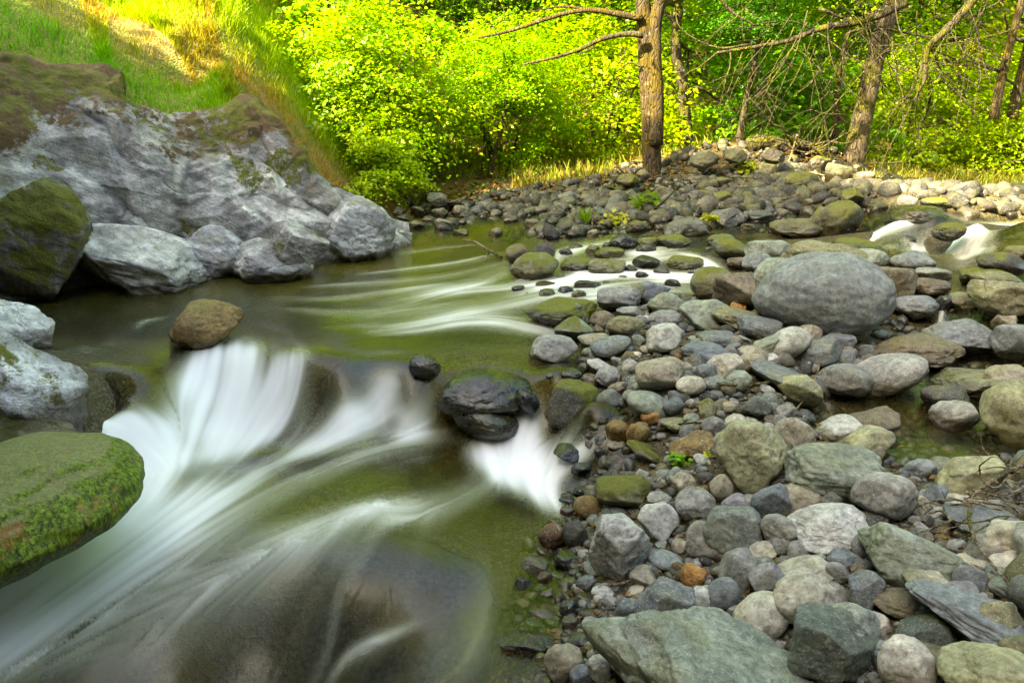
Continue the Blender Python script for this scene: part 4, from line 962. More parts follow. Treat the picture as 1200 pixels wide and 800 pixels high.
om = mesh_np('rock_outcrop', Pq.reshape(-1, 3), grid_faces(NS, NTT), True, dict(brown=bmoss.ravel(), green=gmoss.ravel(), crack=crackv.ravel()))
def granite_bank(name, use_attr=True):
    nt = NT(name); p = nt.pos()
    big = nt.noise(p, 2.6, 5, .62, .4); mid = nt.noise(p, 13, 5, .68); fine = nt.noise(p, 75, 4, .7)
    col = nt.mix(nt.ramp(big, .32, .68), (.27, .265, .255), (.70, .695, .675)); col = nt.mix(1.0, col, nt.lin(mid, .3, .7, .55, 1.3), 'MULTIPLY')
    col = nt.mix(nt.math('MULTIPLY', nt.ramp(fine, .42, .33), .55), col, (.10, .10, .10)); col = nt.mix(nt.math('MULTIPLY', nt.ramp(fine, .6, .7), .4), col, (.66, .66, .64))
    rot = nt.n('ShaderNodeVectorRotate', rotation_type='Y_AXIS'); nt.put(rot.inputs['Vector'], p); rot.inputs['Angle'].default_value = math.radians(-28)
    lay = nt.noise(nt.vscale(rot.outputs[0], (.8, .8, 5)), 3.2, 6, .68, .5)
    col = nt.mix(1.0, col, nt.lin(nt.noise(nt.vscale(rot.outputs[0], (.5, .5, 2.2)), 3, 5, .6, .8), .35, .65, .55, 1.15), 'MULTIPLY')
    col = nt.mix(nt.math('MULTIPLY', nt.ramp(nt.math('ABSOLUTE', nt.math('SUBTRACT', lay, .5)), .016, .0), .8), col, (.07, .065, .06))
    col = nt.mix(nt.math('MULTIPLY', nt.ramp(nt.noise(p, 4.4, 4, .65), .52, .68), .55), col, (.22, .20, .12))
    h = nt.math('ADD', nt.math('MULTIPLY', mid, 1.0), nt.math('ADD', nt.math('MULTIPLY', lay, .8), nt.math('MULTIPLY', fine, .3)))
    xz = nt.n('ShaderNodeSeparateXYZ'); nt.put(xz.inputs[0], p)
    if use_attr:
        col = nt.mix(nt.math('MULTIPLY', nt.attr('crack'), .6), col, (.05, .045, .035))
        bm_ = nt.ramp(nt.math('ADD', nt.attr('brown'), nt.math('MULTIPLY', nt.math('SUBTRACT', mid, .5), 1.6)), .35, .62)
        bc = nt.mix(nt.noise(p, 40, 4, .7), (.035, .022, .010), (.20, .13, .055)); bc = nt.mix(nt.ramp(nt.noise(p, 5, 4, .6), .5, .62), bc, (.15, .14, .03))
        col = nt.mix(bm_, col, bc)
        gm_ = nt.ramp(nt.math('ADD', nt.math('MULTIPLY', nt.attr('green'), .9), nt.math('ADD', nt.math('MULTIPLY', nt.math('SUBTRACT', mid, .5), 2.6), nt.math('MULTIPLY', nt.math('SUBTRACT', fine, .5), 1.8))), .55, 1.0)
    else:
        al = nt.n('ShaderNodeObjectInfo').outputs['Alpha']; mv = nt.math('ADD', nt.math('ADD', nt.noise(p, 4.2, 5, .68), nt.math('MULTIPLY', up(nt), .12)), nt.math('ADD', nt.math('MULTIPLY', al, .10), nt.math('MULTIPLY', nt.math('SUBTRACT', fine, .5), .3)))
        gm_ = nt.math('MULTIPLY', nt.ramp(mv, .62, .74), nt.ramp(al, .0, .3))
        oc = nt.n('ShaderNodeObjectInfo').outputs['Color']; col = nt.mix(1.0, col, oc, 'MULTIPLY')
    gc = nt.mix(nt.noise(p, 55, 4, .7), (.02, .025, .005), (.19, .20, .02))
    col = nt.mix(gm_, col, gc)
    wet = nt.ramp(nt.math('ADD', xz.outputs[2], nt.math('MULTIPLY', nt.math('SUBTRACT', mid, .5), .08)), .05, -.01)
    col = nt.mix(nt.math('MULTIPLY', wet, .9), col, nt.mix(1.0, col, (.25, .22, .17), 'MULTIPLY'))
    return nt.end(nt.pbsdf(col, nt.lin(wet, 0, 1, .8, .3), nt.bump(h, .8, .035), spec=.35))
M['outcrop'] = granite_bank('weathered granite'); M['bankrock'] = granite_bank('granite boulders', False)
o = link('rock_outcrop', om, M['outcrop']); tag(o, 'pale grey granite outcrop with brown moss along its top on the far left bank', 'rock outcrop')

def bank_boulder(cx, cy, w, h, roll, kind, sd, label, tint=(1, 1, 1), moss=0.0, mat='bankrock', sink=.35, bs=.9, dz=0):
    o = place(cx, cy, w, h, roll, (1, 1, 1), kind, 'stone', sd, label, 'boulder', 'boulder', 'boulders along the left bank', level=lambda x, y: max(float(water(x, y)) if cx > 60 or cy < 345 else -.1, -.45)+dz, sink=sink, big=True, bscale=bs)
    o.data.materials.clear(); o.data.materials.append(M[mat]); o.color = (*tint, moss); return o
bank_boulder(172, 306, 150, 66, -16, 'a', 301, 'long pale wedge-shaped boulder reaching from the mossy boulder down to the water', (1.15, 1.15, 1.15), .0, dz=0.08)
bank_boulder(250, 298, 76, 60, 8, 'r', 302, 'rounded pale grey boulder between the wedge-shaped boulder and the low cluster', (1, 1.02, 1.1), dz=0.08)
bank_boulder(318, 306, 92, 52, 6, 'a', 303, 'low grey boulder in the middle of the waterside row under the outcrop', (.95, .97, 1), dz=0.06)
bank_boulder(355, 285, 60, 56, 10, 'a', 308, 'pale upright boulder below the brown mossy dome of the outcrop', (1.1, 1.1, 1.12), .3, dz=0.22)
bank_boulder(422, 272, 84, 78, 18, 'a', 304, 'pale blue-grey block ending the outcrop at the bend of the stream', (1.1, 1.15, 1.25), .15, dz=0.12)
bank_boulder(40, 276, 108, 114, -24, 'a', 347, 'dark mossy boulder at the left edge above the calm water', (.55, .53, .5), 2.0, dz=0.32)
bank_boulder(20, 332, 110, 46, -32, 's', 306, 'pale smooth slab leaning below the dark mossy boulder', (1.15, 1.18, 1.25), 0)
bank_boulder(2, 400, 96, 66, -22, 's', 310, 'pale rounded rock top at the left frame edge beside the glassy water', (1.2, 1.25, 1.3), .0, dz=.02)
bank_boulder(20, 462, 150, 96, -38, 's', 311, 'pale and black streaked slab with moss above the green algae boulder', (1.05, 1.1, 1.2), .55, dz=.02)
bank_boulder(120, 474, 190, 110, -10, 'r', 312, 'drowned dark boulder under glassy water left of the white cascade', (.45, .48, .5), .8, sink=-1.02)

# algae-hung boulder at the lower left
am = NT('algae-hung rock'); p = am.pos()
stv = am.noise(am.vscale(p, (1, 1, .16)), 60, 4, .7, .5); big = am.noise(p, 6, 4, .6)
c = am.mix(am.ramp(stv, .35, .68), (.025, .045, .004), (.20, .32, .02)); c = am.mix(am.ramp(big, .57, .66), c, am.mix(stv, (.10, .05, .01), (.34, .18, .04)))
c = am.mix(am.math('MULTIPLY', am.ramp(am.math('ADD', up(am), am.math('MULTIPLY', big, .3)), .98, 1.12), .6), c, am.mix(am.noise(p, 30, 4, .7), (.16, .15, .05), (.40, .38, .22)))
M['algae'] = am.end(am.pbsdf(c, .5, am.bump(stv, .9, .02), spec=.4))
bank_boulder(-22, 606, 300, 146, 12, 'e', 333, 'boulder hung with bright green algae and an orange streak beside the white water', (1, 1, 1), 0, mat='algae', sink=-.34)
bank_boulder(-60, 505, 230, 60, -8, 's', 314, 'flat tan-topped rock behind the green algae boulder', (.9, .85, .7), .7, sink=.5)
# blue-black boulder under the lower fold of water
dm = NT('drowned blue-black rock'); p = dm.pos(); n1_ = dm.noise(p, 45, 4, .7)
c = dm.mix(dm.ramp(n1_, .35, .65), (.012, .020, .032), (.050, .070, .098)); c = dm.mix(dm.ramp(dm.noise(p, 160, 2, .6), .63, .72), c, (.14, .17, .21))
c = dm.mix(dm.math('MULTIPLY', dm.ramp(dm.noise(p, 3.2, 4, .6), .44, .62), .75), c, (.055, .052, .016))
M['drowned'] = dm.end(dm.pbsdf(c, .3, dm.bump(n1_, .5, .01), spec=.5))
def drowned(cx, cy, w, h, sd, label, sink=-.72):
    o = place(cx, cy, w, h, 0, (1, 1, 1), 'r', 'stone', sd, label, 'boulder', 'boulder', 'drowned boulders under the white water', level=lambda x, y: float(ground(x, y)), sink=sink, big=True)
    me = o.data; me.transform(o.matrix_world); o.matrix_world = Matrix.Identity(4)       # worn by the current: its top keeps below the water that runs over it
    co = np.empty(len(me.vertices)*3, np.float32); me.vertices.foreach_get('co', co); co = co.reshape(-1, 3)
    lim = water(co[:, 0], co[:, 1])-.035-.008*np.abs(fbm(co*6, 3)); co[:, 2] = np.minimum(co[:, 2], lim); me.vertices.foreach_set('co', co.ravel())
    o.data.materials.clear(); o.data.materials.append(M['drowned'])
    from mathutils.bvhtree import BVHTree
    fs = np.empty(len(me.polygons)*3, np.int32); me.polygons.foreach_get('vertices', fs); bv = BVHTree.FromPolygons(co.tolist(), fs.reshape(-1, 3).tolist())
    n = len(wm.vertices); wc = np.empty(n*3, np.float32); wm.vertices.foreach_get('co', wc); wc = wc.reshape(-1, 3); dp = np.empty(n, np.float32); wm.attributes['depth'].data.foreach_get('value', dp)
    for i in np.nonzero((wc[:, 0] > co[:, 0].min()) & (wc[:, 0] < co[:, 0].max()) & (wc[:, 1] > co[:, 1].min()) & (wc[:, 1] < co[:, 1].max()))[0]:
        h = bv.ray_cast(Vector(wc[i]), Vector((0, 0, -1)))
        if h[0] is not None: dp[i] = min(dp[i], h[3]+.09)
    wm.attributes['depth'].data.foreach_set('value', dp)
drowned(345, 750, 440, 300, 321, 'large blue-black boulder under the sheet of water at the bottom', .1)
drowned(328, 440, 70, 50, 322, 'dark rounded boulder veiled by glassy water in the main cascade', .1)
drowned(440, 450, 130, 60, 323, 'dark drowned boulder under the glassy hump left of the black wet boulder', .1)

# ------------------------------------------------------------------ foliage builders
def leaves(C, NRM, size, r, tint, aspect=.36, droop=.0):
    """leaf-sized folded faces: centres C, normals NRM"""
    n = len(C); NRM = NRM/(np.linalg.norm(NRM, axis=1)[:, None]+1e-9)
    a = r.normal(size=(n, 3)); a -= (a*NRM).sum(1)[:, None]*NRM; a /= np.linalg.norm(a, axis=1)[:, None]+1e-9; a[:, 2] -= droop
    b = np.cross(NRM, a); s = (size*r.uniform(.65, 1.3, n))[:, None] if np.isscalar(size) else (size*r.uniform(.65, 1.3, n))[:, None]
    k = NRM*s*.10
    V = np.stack([C-a*s*.5, C-a*s*.12+b*s*aspect+k, C+a*s*.5, C-a*s*.12-b*s*aspect+k], 1).reshape(-1, 3)
    F = np.arange(4*n).reshape(n, 4); return V, F, np.repeat(tint, 4, 0)
def tint_var(n, r, sat=.25):
    g = r.uniform(.72, 1.2, n); h = r.normal(0, sat, n)
    return np.clip(np.stack([g*(1+h*.7), g*(1+h*.15), g*(.8-h*.2)], 1), .05, 2.5)
def crown_mesh(name, seed, clumps, per, size, shape, disc=(.45, .13)):
    """sprays of leaves through the volume of a crown; shape(r) gives a spray centre"""
    r = np.random.default_rng(seed); Vs = []; Fs = []; Ts = []; o = 0
    for k in range(clumps):
        c, outw = shape(r); n = int(per*r.uniform(.5, 1.5)); R = disc[0]*r.uniform(.6, 1.5)
        q = r.normal(size=(n, 3))*np.array([.55*R, .55*R, disc[1]*.6]); tiltv = outw*.45+r.normal(size=3)*.22
        q[:, 2] -= q[:, 0]*tiltv[0]*.6+q[:, 1]*tiltv[1]*.6+.35*(q[:, 0]**2+q[:, 1]**2)/R
        N = np.array([0, 0, 1.])+outw*.5+r.normal(size=(n, 3))*.42
        v, f, t = leaves(c+q, N, size, r, tint_var(n, r)*r.uniform(.75, 1.25), droop=.25)
        Vs.append(v); Fs.append(f+o); Ts.append(t); o += len(v)
    me = mesh_np(name, np.concatenate(Vs), np.concatenate(Fs), False, dict(tint=np.concatenate(Ts)))
    me.materials.append(M['leaf']); return me
def sh_bush(rad, hh):
    def f(r):
        d = r.normal(size=3); d /= np.linalg.norm(d); d[2] = abs(d[2])*.9+.02; k = r.uniform(.45, 1.0)**.6
        lob = 1+.36*math.sin(3*math.atan2(d[1], d[0])+2)+.26*r.normal()
        return np.array([d[0]*rad*k*lob, d[1]*rad*k*lob, .12+d[2]*hh*k*(.75+.5*r.random())]), d*np.array([1, 1, .5])
    return f
def sh_tree(rad, z0, z1):
    def f(r):
        t = r.uniform(0, 1); rr = rad*(.45+.75*math.sin(math.pi*min(1, .12+t*.88)))*r.uniform(.25, 1.05)**.6; a = r.uniform(0, 6.28)
        a += .5*math.sin(2*a)
        return np.array([math.cos(a)*rr, math.sin(a)*rr, z0+(z1-z0)*t+r.normal()*.15]), np.array([math.cos(a), math.sin(a), .2])
    return f
BUSH = [crown_mesh('leaves', 400+k, (95, 80, 100, 110)[k], (110, 80, 120, 150)[k], (.068, .095, .062, .052)[k], sh_bush(1.3, 2.2), (.40, .09)) for k in range(4)]
CROWN = [crown_mesh('leaves', 420+k, 165, 165, .068, sh_tree(2.4, .7, 6.8), (.62, .09)) for k in range(4)]
BIG = [crown_mesh('leaves', 440, 640, 72, .26, sh_tree(3.4, .8, 10.5), (.85, .3))]

def branch_pts(p0, d, L, r, n=9, sag=0., wig=.12):
    p = [np.array(p0, float)]; d = np.array(d, float); d /= np.linalg.norm(d)
    for k in range(n-1):
        d = d+r.normal(size=3)*wig+np.array([0, 0, -sag]); d /= np.linalg.norm(d); p.append(p[-1]+d*L/(n-1))
    return np.array(p)
def stems_mesh(seed, hgt, rad, n=4, spread=.35):
    r = np.random.default_rng(seed); b = Bag()
    for k in range(n):
        a = r.uniform(0, 6.28); P = branch_pts((.06*math.cos(a), .06*math.sin(a), -.15), (math.cos(a)*spread, math.sin(a)*spread, 1), hgt*r.uniform(.8, 1.2), r, 9, 0, .07)
        b.add(*tube(P, np.linspace(rad, rad*.25, 9), 7))
        for j in range(3):
            i = r.integers(3, 7); q = branch_pts(P[i], (r.normal(), r.normal(), .5), hgt*.4, r, 6, 0, .1); b.add(*tube(q, np.linspace(rad*.4, rad*.08, 6), 5))
    me = b.mesh('stems'); me.materials.append(M['twig']); return me
def trunk_mesh(seed, hgt, rad):
    r = np.random.default_rng(seed); b = Bag(); P = branch_pts((0, 0, -.3), (r.normal()*.08, r.normal()*.08, 1), hgt, r, 14, 0, .04)
    R = np.linspace(rad, rad*.3, 14); R[0] *= 1.5; R[1] *= 1.15; b.add(*tube(P, R, 14, .08))
    for j in range(10):
        i = r.integers(4, 13); a = r.uniform(0, 6.28); q = branch_pts(P[i], (math.cos(a), math.sin(a), r.uniform(.1, .7)), r.uniform(1.2, 2.4), r, 8, 0, .12); b.add(*tube(q, np.linspace(R[i]*.45, .008, 8), 6))
    me = b.mesh('trunk'); me.materials.append(M['bark']); return me
STEM = [stems_mesh(460+k, 1.7, .03) for k in range(3)]; TRUNK = [trunk_mesh(470+k, 6.2, .11) for k in range(3)]
LC = dict(bright=(.21, .39, .022), mid=(.135, .335, .022), deep=(.065, .21, .02), gold=(.40, .42, .018), lime=(.29, .43, .025))
def plant(kind, px, y, scale, color, label, k, name, cat, group, lift=0, xoff=None, zrot=None):
    x = at_y(px, 200, y)[0]; z = float(ground(x, y)); rr = random.Random(k*31+int(px))
    root = empty(name, (x, y, z+lift), rr.uniform(0, 6.28)); root.scale = (scale, scale, scale*rr.uniform(.92, 1.1)); tag(root, label, cat, group)
    c = link('foliage' if kind == 'bush' else 'crown', (BUSH if kind == 'bush' else CROWN if kind == 'tree' else BIG)[k % (4 if kind != 'big' else 1)], None, root); c.color = (*LC[color], 1)
    s = link('stem' if kind == 'bush' else 'trunk', (STEM if kind == 'bush' else TRUNK)[k % 3], None, root)
    if kind == 'big': s.scale = (1.6, 1.6, 1.5)
    return root
PL = [ # kind, px, depth, scale, colour, label
 ('bush',432,11.2,.9,'lime','bright yellow-green maple shrub at the lower end of the ochre strip of slope'),
 ('bush',385,12.8,1.15,'bright','light green maple shrub at the top of the ochre strip of slope'),
 ('bush',425,10.9,.9,'bright','maple shrub hanging over the bend of the stream, left of the dark hollow'),
 ('bush',590,12.2,.95,'bright','shrub around the thin slanting stem left of the upright tree'),
 ('bush',705,13.2,1.15,'lime','yellow-green shrub just left of the upright tree trunk'),
 ('bush',905,13.2,.95,'mid','vivid green shrub behind the root wad'),
 ('bush',1062,13.2,.95,'lime','yellow-green shrub right of the leaning tree trunk'),
 ('bush',1180,13.0,1.0,'lime','yellow-green shrub at the right frame edge'),
 ('bush',1262,13.6,1.2,'bright','shrub just beyond the right frame edge'),
 ('bush',436,9.9,.45,'lime','little bright shrub low over the bend of the stream beside the end block'),
 ('bush',430,10.4,.45,'bright','little green shrub just behind the pale end block of the outcrop'),
 ('bush',398,10.9,.5,'lime','small light shrub at the foot of the ochre strip'),
 ('tree',345,16.5,1.0,'bright','leafy tree on the hillside behind the shrubs of the slope'),
 ('tree',430,15.5,1.05,'mid','leafy tree above the dark hollow, with a pale trunk before it'),
 ('tree',505,16.5,1.0,'deep','darker leafy tree straight behind the dark hollow'),
 ('tree',575,15.8,1.05,'bright','leafy tree behind the thin slanting stem'),
 ('tree',650,17.0,1.1,'mid','leafy tree halfway between slanting stem and upright tree, farther back'),
 ('tree',715,16.2,1.0,'lime','yellow-green tree left behind the upright trunk'),
 ('tree',800,16.8,1.1,'mid','leafy tree behind the dark curved trunk'),
 ('tree',870,16.0,1.0,'mid','green leafy tree behind the black sapling'),
 ('tree',940,17.0,1.05,'lime','yellow-green tree left behind the leaning trunk'),
 ('tree',1020,16.6,1.05,'bright','leafy tree behind the upper part of the leaning trunk'),
 ('tree',1095,16.4,1.0,'gold','golden tree behind the hanging bare branches'),
 ('tree',1160,17.2,1.1,'mid','green tree behind the two slanting trunks of the right edge'),
 ('tree',1240,16.5,1.1,'bright','tree past the right frame edge'),
 ('tree',250,17.5,1.1,'lime','leafy tree crowning the sunlit slope'),
 ('tree',150,18.5,1.15,'bright','leafy tree beyond the top of the grassy slope'),
]
for k, (kd, px, y, sc, colr, lab) in enumerate(PL):
    plant(kd, px, y, sc, colr, lab, k, 'shrub' if kd == 'bush' else 'broadleaf_tree', 'shrub' if kd == 'bush' else 'tree', 'shrubs of the sunlit far bank' if kd == 'bush' else 'broadleaf trees behind the far bank')
# unseen trees: left ones shade the near stream, others added to cut sky light
for k, (x, y, sc, lab) in enumerate([(-6.5,-5.6,1.0,'tall dense tree on the left bank beyond the frame, farthest downstream'),(-8.2,-1.2,1.0,'tall dense tree on the left bank beyond the frame, between two others'),
                                     (-6.5,2.5,.78,'dense tree on the left bank beyond the frame, nearest the outcrop'),
     (7.5,-5.5,1.0,'tall dense tree added on the right bank behind the viewer to block low sky light'),(9.5,1.0,.9,'tall dense tree added on the right bank beyond the frame to block low sky light'),(1.5,-9.5,1.0,'tall dense tree added straight behind the viewer to block low sky light'),(-3.0,-8.5,.95,'unseen tall dense tree behind the viewer, leaning over the left bank')]):
    z = float(ground(x, y)); root = empty('broadleaf_tree', (x, y, z), k*1.3); root.scale = (sc, sc, sc*(1.2 if k == 2 else 1)); tag(root, lab, 'tree', 'tall trees around the viewer outside the frame')
    c = link('crown', BIG[0], None, root); c.color = (.035, .075, .02, 1); s = link('trunk', TRUNK[k % 3], None, root); s.scale = (2.2, 2.2, 1.5)
# the wood farther back, one mass
r = np.random.default_rng(77); n = 90000
yy = r.uniform(17, 34, n); xx = r.uniform(-1.05, 1.05, n)*yy; gz = ground(xx, yy); hgt = 17*r.random(n)**1.2
cl = fbm(np.stack([xx*.55, yy*.55, hgt*.8], -1), 3); kp = cl > -.12
C = np.stack([xx, yy, gz+hgt], -1)[kp]; m = len(C)
tv = tint_var(m, r)*np.array([.24, .40, .02])*np.clip(.8+.9*noise(C*.35+3)[:, None], .35, 1.6)
v, f, t = leaves(C, r.normal(size=(m, 3))*.5+np.array([0, -.3, .8]), .32, r, tv)
M['forestleaf'] = leaf_material('far leaves', .45, per_obj=False)
o = link('forest', mesh_np('forest', v, f, False, dict(tint=t)), M['forestleaf']); tag(o, 'sunlit green wood filling the valley behind the near trees', 'forest', kind='stuff')

# ------------------------------------------------------------------ grass and herbs
def blades(pts, hgt, width, cols, r, lean=.35, seg=2):
    n = len(pts); a = r.uniform(0, 6.28, n); w = np.stack([np.cos(a), np.sin(a), 0*a], 1)*width[:, None]
    ln = r.normal(size=(n, 3))*lean; ln[:, 2] = 1; ln /= np.linalg.norm(ln, axis=1)[:, None]; bend = r.normal(size=(n, 3))*np.array([.3, .3, .05])
    mid = pts+ln*hgt[:, None]*.55; tip = pts+(ln+bend*.6)*hgt[:, None]
    V = np.stack([pts-w, pts+w, mid+w*.8, mid-w*.8, tip], 1).reshape(-1, 3); i = np.arange(n)[:, None]*5
    return V, [np.concatenate([i, i+1, i+2, i+3], 1), np.concatenate([i+3, i+2, i+4], 1)], np.repeat(cols, 5, 0)
r = np.random.default_rng(91); n = 300000
s0 = r.uniform(S_AT(-300), BLEN+3.2, n); n0 = r.uniform(.55, 8.5, n)
wt_ = .55*crest(s0)+.35; x, y = bank(s0, n0); z = ground(x, y); P = np.stack([x, y, z], 1)
up_ = (n0-wt_)
pn = fbm(P*.9+11, 3); strip = np.exp(-((n0-(1.9+.9*(BLEN-s0)*.55))/.55)**2)*(s0 > S_AT(60))     # the bare ochre run down the slope
kp = (up_ > -.10+.25*pn-.45*(s0 > S_AT(380))) & (z > .32) & (r.random(n) > .45*strip*(pn > -.25)) & (pn > -.75)
P = P[kp]; s1 = s0[kp]; u1 = up_[kp]; sp = strip[kp]; pk = pn[kp]; m = len(P)
vivid = np.exp(-((s1-S_AT(150))/1.0)**2-((u1-.65)/.7)**2)
base = np.array([.34, .50, .025])[None]*(1-vivid[:, None])+np.array([.13, .46, .02])[None]*vivid[:, None]
gold = np.clip(.7*sstep(.3, .9, pk)+1.0*sp, 0, 1)[:, None]; base = base*(1-gold)+np.array([.50, .30, .05])[None]*gold
cg = base*r.uniform(.55, 1.25, m)[:, None]
v, f, t = blades(P-np.array([0, 0, .02]), r.uniform(.04, .12, m)*(1-.4*sp)*(1+2.2*np.clip(fbm(P*2.6+50, 3), 0, .8)), r.uniform(.0025, .006, m), cg, r)
o = link('grass', mesh_np('grass', v, f, False, dict(tint=t)), M['grass']); tag(o, 'yellow-green grass and herbs with an ochre strip on the steep left slope', 'grass', kind='stuff')
n = 60000; yy = r.uniform(10.3, 16, n); xx = r.uniform(-.3, .95, n)*yy; z = ground(xx, yy); P = np.stack([xx, yy, z], 1); u_, w_, _ = project(P)
pn = fbm(P*.8+31, 3); kp = (r.random(n) < np.where(u_ > 1000, .9, .55)) & (pn > .0) & ((yy > 11.3) | (u_ > 1040) | ((u_ > 600) & (u_ < 720)))
P = P[kp]; m = len(P); cg = np.where(r.random(m)[:, None] < .5, np.array([[.30, .24, .05]]), np.array([[.20, .26, .03]]))*r.uniform(.6, 1.3, m)[:, None]
v, f, t = blades(P, r.uniform(.07, .26, m), r.uniform(.005, .012, m), cg, r)
o = link('undergrowth', mesh_np('undergrowth', v, f, False, dict(tint=t)), M['grass']); tag(o, 'golden sunlit grass and seedlings under the trees of the far bank', 'undergrowth', kind='stuff')

def tuft(px, py, label, nb, h, color, seed, lev=ground, name='grass_tuft', cat='grass tuft', leafy=False):
    r = np.random.default_rng(seed); p = on_surf(np.array([px]), np.array([py]), lev)[0]
    q = np.zeros((nb, 3)); q[:, :2] = r.normal(size=(nb, 2))*h*.09; cg = np.array([color])*r.uniform(.6, 1.3, nb)[:, None]
    if leafy:
        C = r.normal(size=(nb, 3))*np.array([h*.34, h*.3, h*.2])+np.array([0, 0, h*.5]); v, f, t = leaves(C, r.normal(size=(nb, 3))*.5+np.array([0, -.4, 1]), h*.42, r, cg)
    else: v, f, t = blades(q, r.uniform(.5, 1.2, nb)*h, np.full(nb, h*.05), cg, r, .5)
    o = link(name, mesh_np(name, v, f, False, dict(tint=t)), M['grass']); o.location = p; tag(o, label, cat, 'small green plants among the stones')
tuft(796, 545, 'bright green sprig of leaves on the wet stones left of the big round yellow-green boulder', 46, .07, (.16, .42, .02), 1, base_level, 'leafy_sprig', 'plant', True)
tuft(830, 538, 'pale green seedling beside the bright green sprig', 18, .05, (.36, .42, .06), 2, base_level, 'seedling', 'plant', True)
tuft(583, 283, 'green grass tuft at the waterline of the far spit', 60, .16, (.16, .32, .02), 3)
tuft(686, 264, 'vivid green grass tuft beside the bleached upright twig of the far bar', 60, .20, (.20, .36, .02), 4)
tuft(722, 268, 'yellowish plant between the grass tuft and the tree roots', 40, .18, (.34, .34, .03), 5, leafy=True)
tuft(872, 205, 'moss-green plant low on the far mound', 70, .20, (.22, .26, .02), 6, leafy=True)
tuft(832, 265, 'small yellow-green plant by the triangular grey boulder', 30, .14, (.34, .36, .02), 7, leafy=True)
tuft(755, 248, 'leafy green plant growing over the roots of the upright tree', 60, .22, (.14, .24, .02), 8, leafy=True)
tuft(1020, 222, 'grassy clump at the foot of the leaning tree', 110, .26, (.22, .24, .03), 9)
tuft(430, 252, 'green clump where the outcrop meets the bend of the stream', 90, .25, (.22, .30, .02), 10)
tuft(490, 220, 'green plant in front of the dark hollow', 80, .30, (.10, .26, .02), 12, leafy=True)

# ------------------------------------------------------------------ the trees that stand out
def pix_path(pts, y):
    """pts (px, py[, depth offset]) at depth y -> smooth world path"""
    P = np.array([at_y(a[0], a[1], y+(a[2] if len(a) > 2 else 0)) for a in pts]); return P
def limb(bag, pts, y, r0, r1, n=16, seg=9, wob=.05):
    P = smooth_path(pix_path(pts, y), n); bag.add(*tube(P, np.linspace(r0, r1, n), seg, wob)); return P
def twigs(bag, P, r, count, L, rad, sag=.06, sub=2, wig=.16, down=.0):
    for k in range(count):
        i = r.integers(len(P)//4, len(P)); d = r.normal(size=3)*np.array([1, .8, .7])+np.array([0, 0, -down])
        q = branch_pts(P[i], d, L*r.uniform(.5, 1.3), r, 9, sag, wig); bag.add(*tube(q, np.linspace(rad, rad*.25, 9), 5))
        for j in range(sub):
            e = branch_pts(q[r.integers(2, 8)], d+r.normal(size=3)*.9, L*r.uniform(.25, .6), r, 6, sag, wig); bag.add(*tube(e, np.linspace(rad*.55, rad*.2, 6), 4))
r = np.random.default_rng(55)
YT = 10.4
g1 = at_y(764, 215, YT); root = empty('maple_tree', tuple(g1)); tag(root, 'upright mossy tree with two fused stems and golden left side on the far bar', 'tree')
def child(name, bag, mat, root):
    me = bag.mesh(name); me.transform(Matrix.Translation(-root.location)); me.materials.append(M[mat]) if not me.materials else None
    o = bpy.data.objects.new(name, me); COL.objects.link(o); o.parent = root; return o
b = Bag()
P = smooth_path(pix_path([(766,232),(764,200),(762,150),(759,90),(756,40),(752,-20),(746,-140),(738,-330)], YT), 40); R = np.interp(np.linspace(0, 1, 40), [0, .07, .14, .4, 1], [.25, .155, .125, .108, .07]); b.add(*tube(P, R, 18, .09))
P2 = smooth_path(pix_path([(768,170),(769,120),(767,70),(768,30),(775,-10),(790,-120),(800,-300)], YT-.06), 30); b.add(*tube(P2, np.linspace(.10, .06, 30), 14, .09))
child('trunk', b, 'bark_gold', root)
b = Bag()
limb(b, [(752,22),(725,17),(690,12),(655,18),(600,36),(560,45)], YT-.1, .045, .012); limb(b, [(690,12),(660,8),(620,14)], YT-.1, .02, .006)
child('limb', b, 'bark_gold', root)
b = Bag(); Pq_ = limb(b, [(754,42),(735,40),(705,46),(675,60),(640,70),(612,76)], YT-.2, .04, .012); limb(b, [(700,48),(692,58),(680,62),(668,60)], YT-.2, .016, .008); child('limb', b, 'twig', root)
b = Bag(); limb(b, [(768,20),(775,8),(790,0),(820,-8)], YT, .05, .03); child('limb', b, 'twig', root)
b = Bag(); limb(b, [(750,78),(738,74),(722,84)], YT-.1, .02, .006); child('limb', b, 'twig', root)
b = Bag(); twigs(b, pix_path([(766,222),(758,228),(774,230),(750,236),(785,236)], YT-.25), r, 48, .8, .016, .10, 1, .2, .5); child('root', b, 'twig', root)
c = link('crown', CROWN[1], None, root); c.location = (0, .4, 3.4); c.scale = (1.15, 1.15, .9); c.color = (*LC['bright'], 1)

YL = 10.6
g = at_y(1000, 205, YL); root = empty('leaning_tree', tuple(g)); tag(root, 'tree leaning to the right with bare drooping branches, right of the root wad', 'tree')
b = Bag(); P = smooth_path(pix_path([(996,222),(1000,190),(1012,130),(1028,60),(1046,0),(1075,-100),(1105,-260)], YL), 36); R = np.interp(np.linspace(0, 1, 36), [0, .08, .2, 1], [.24, .165, .135, .08]); b.add(*tube(P, R, 16, .08)); child('trunk', b, 'bark', root)
b = Bag(); L1 = limb(b, [(1062,3),(1030,18),(1000,27),(960,34),(925,48),(880,56),(840,62)], YL-.9, .055, .014)
L2 = limb(b, [(1145,-6),(1120,24),(1095,48),(1086,62),(1084,90),(1076,108)], YL-1.2, .05, .018)
L3 = limb(b, [(960,10),(1000,26),(1040,34),(1090,44),(1130,44)], YL-.8, .02, .008); L4 = limb(b, [(840,-6),(860,16),(885,30)], YL-.5, .022, .010); L5 = limb(b, [(880,52),(840,56),(800,36),(790,10)], YL-.6, .015, .006)
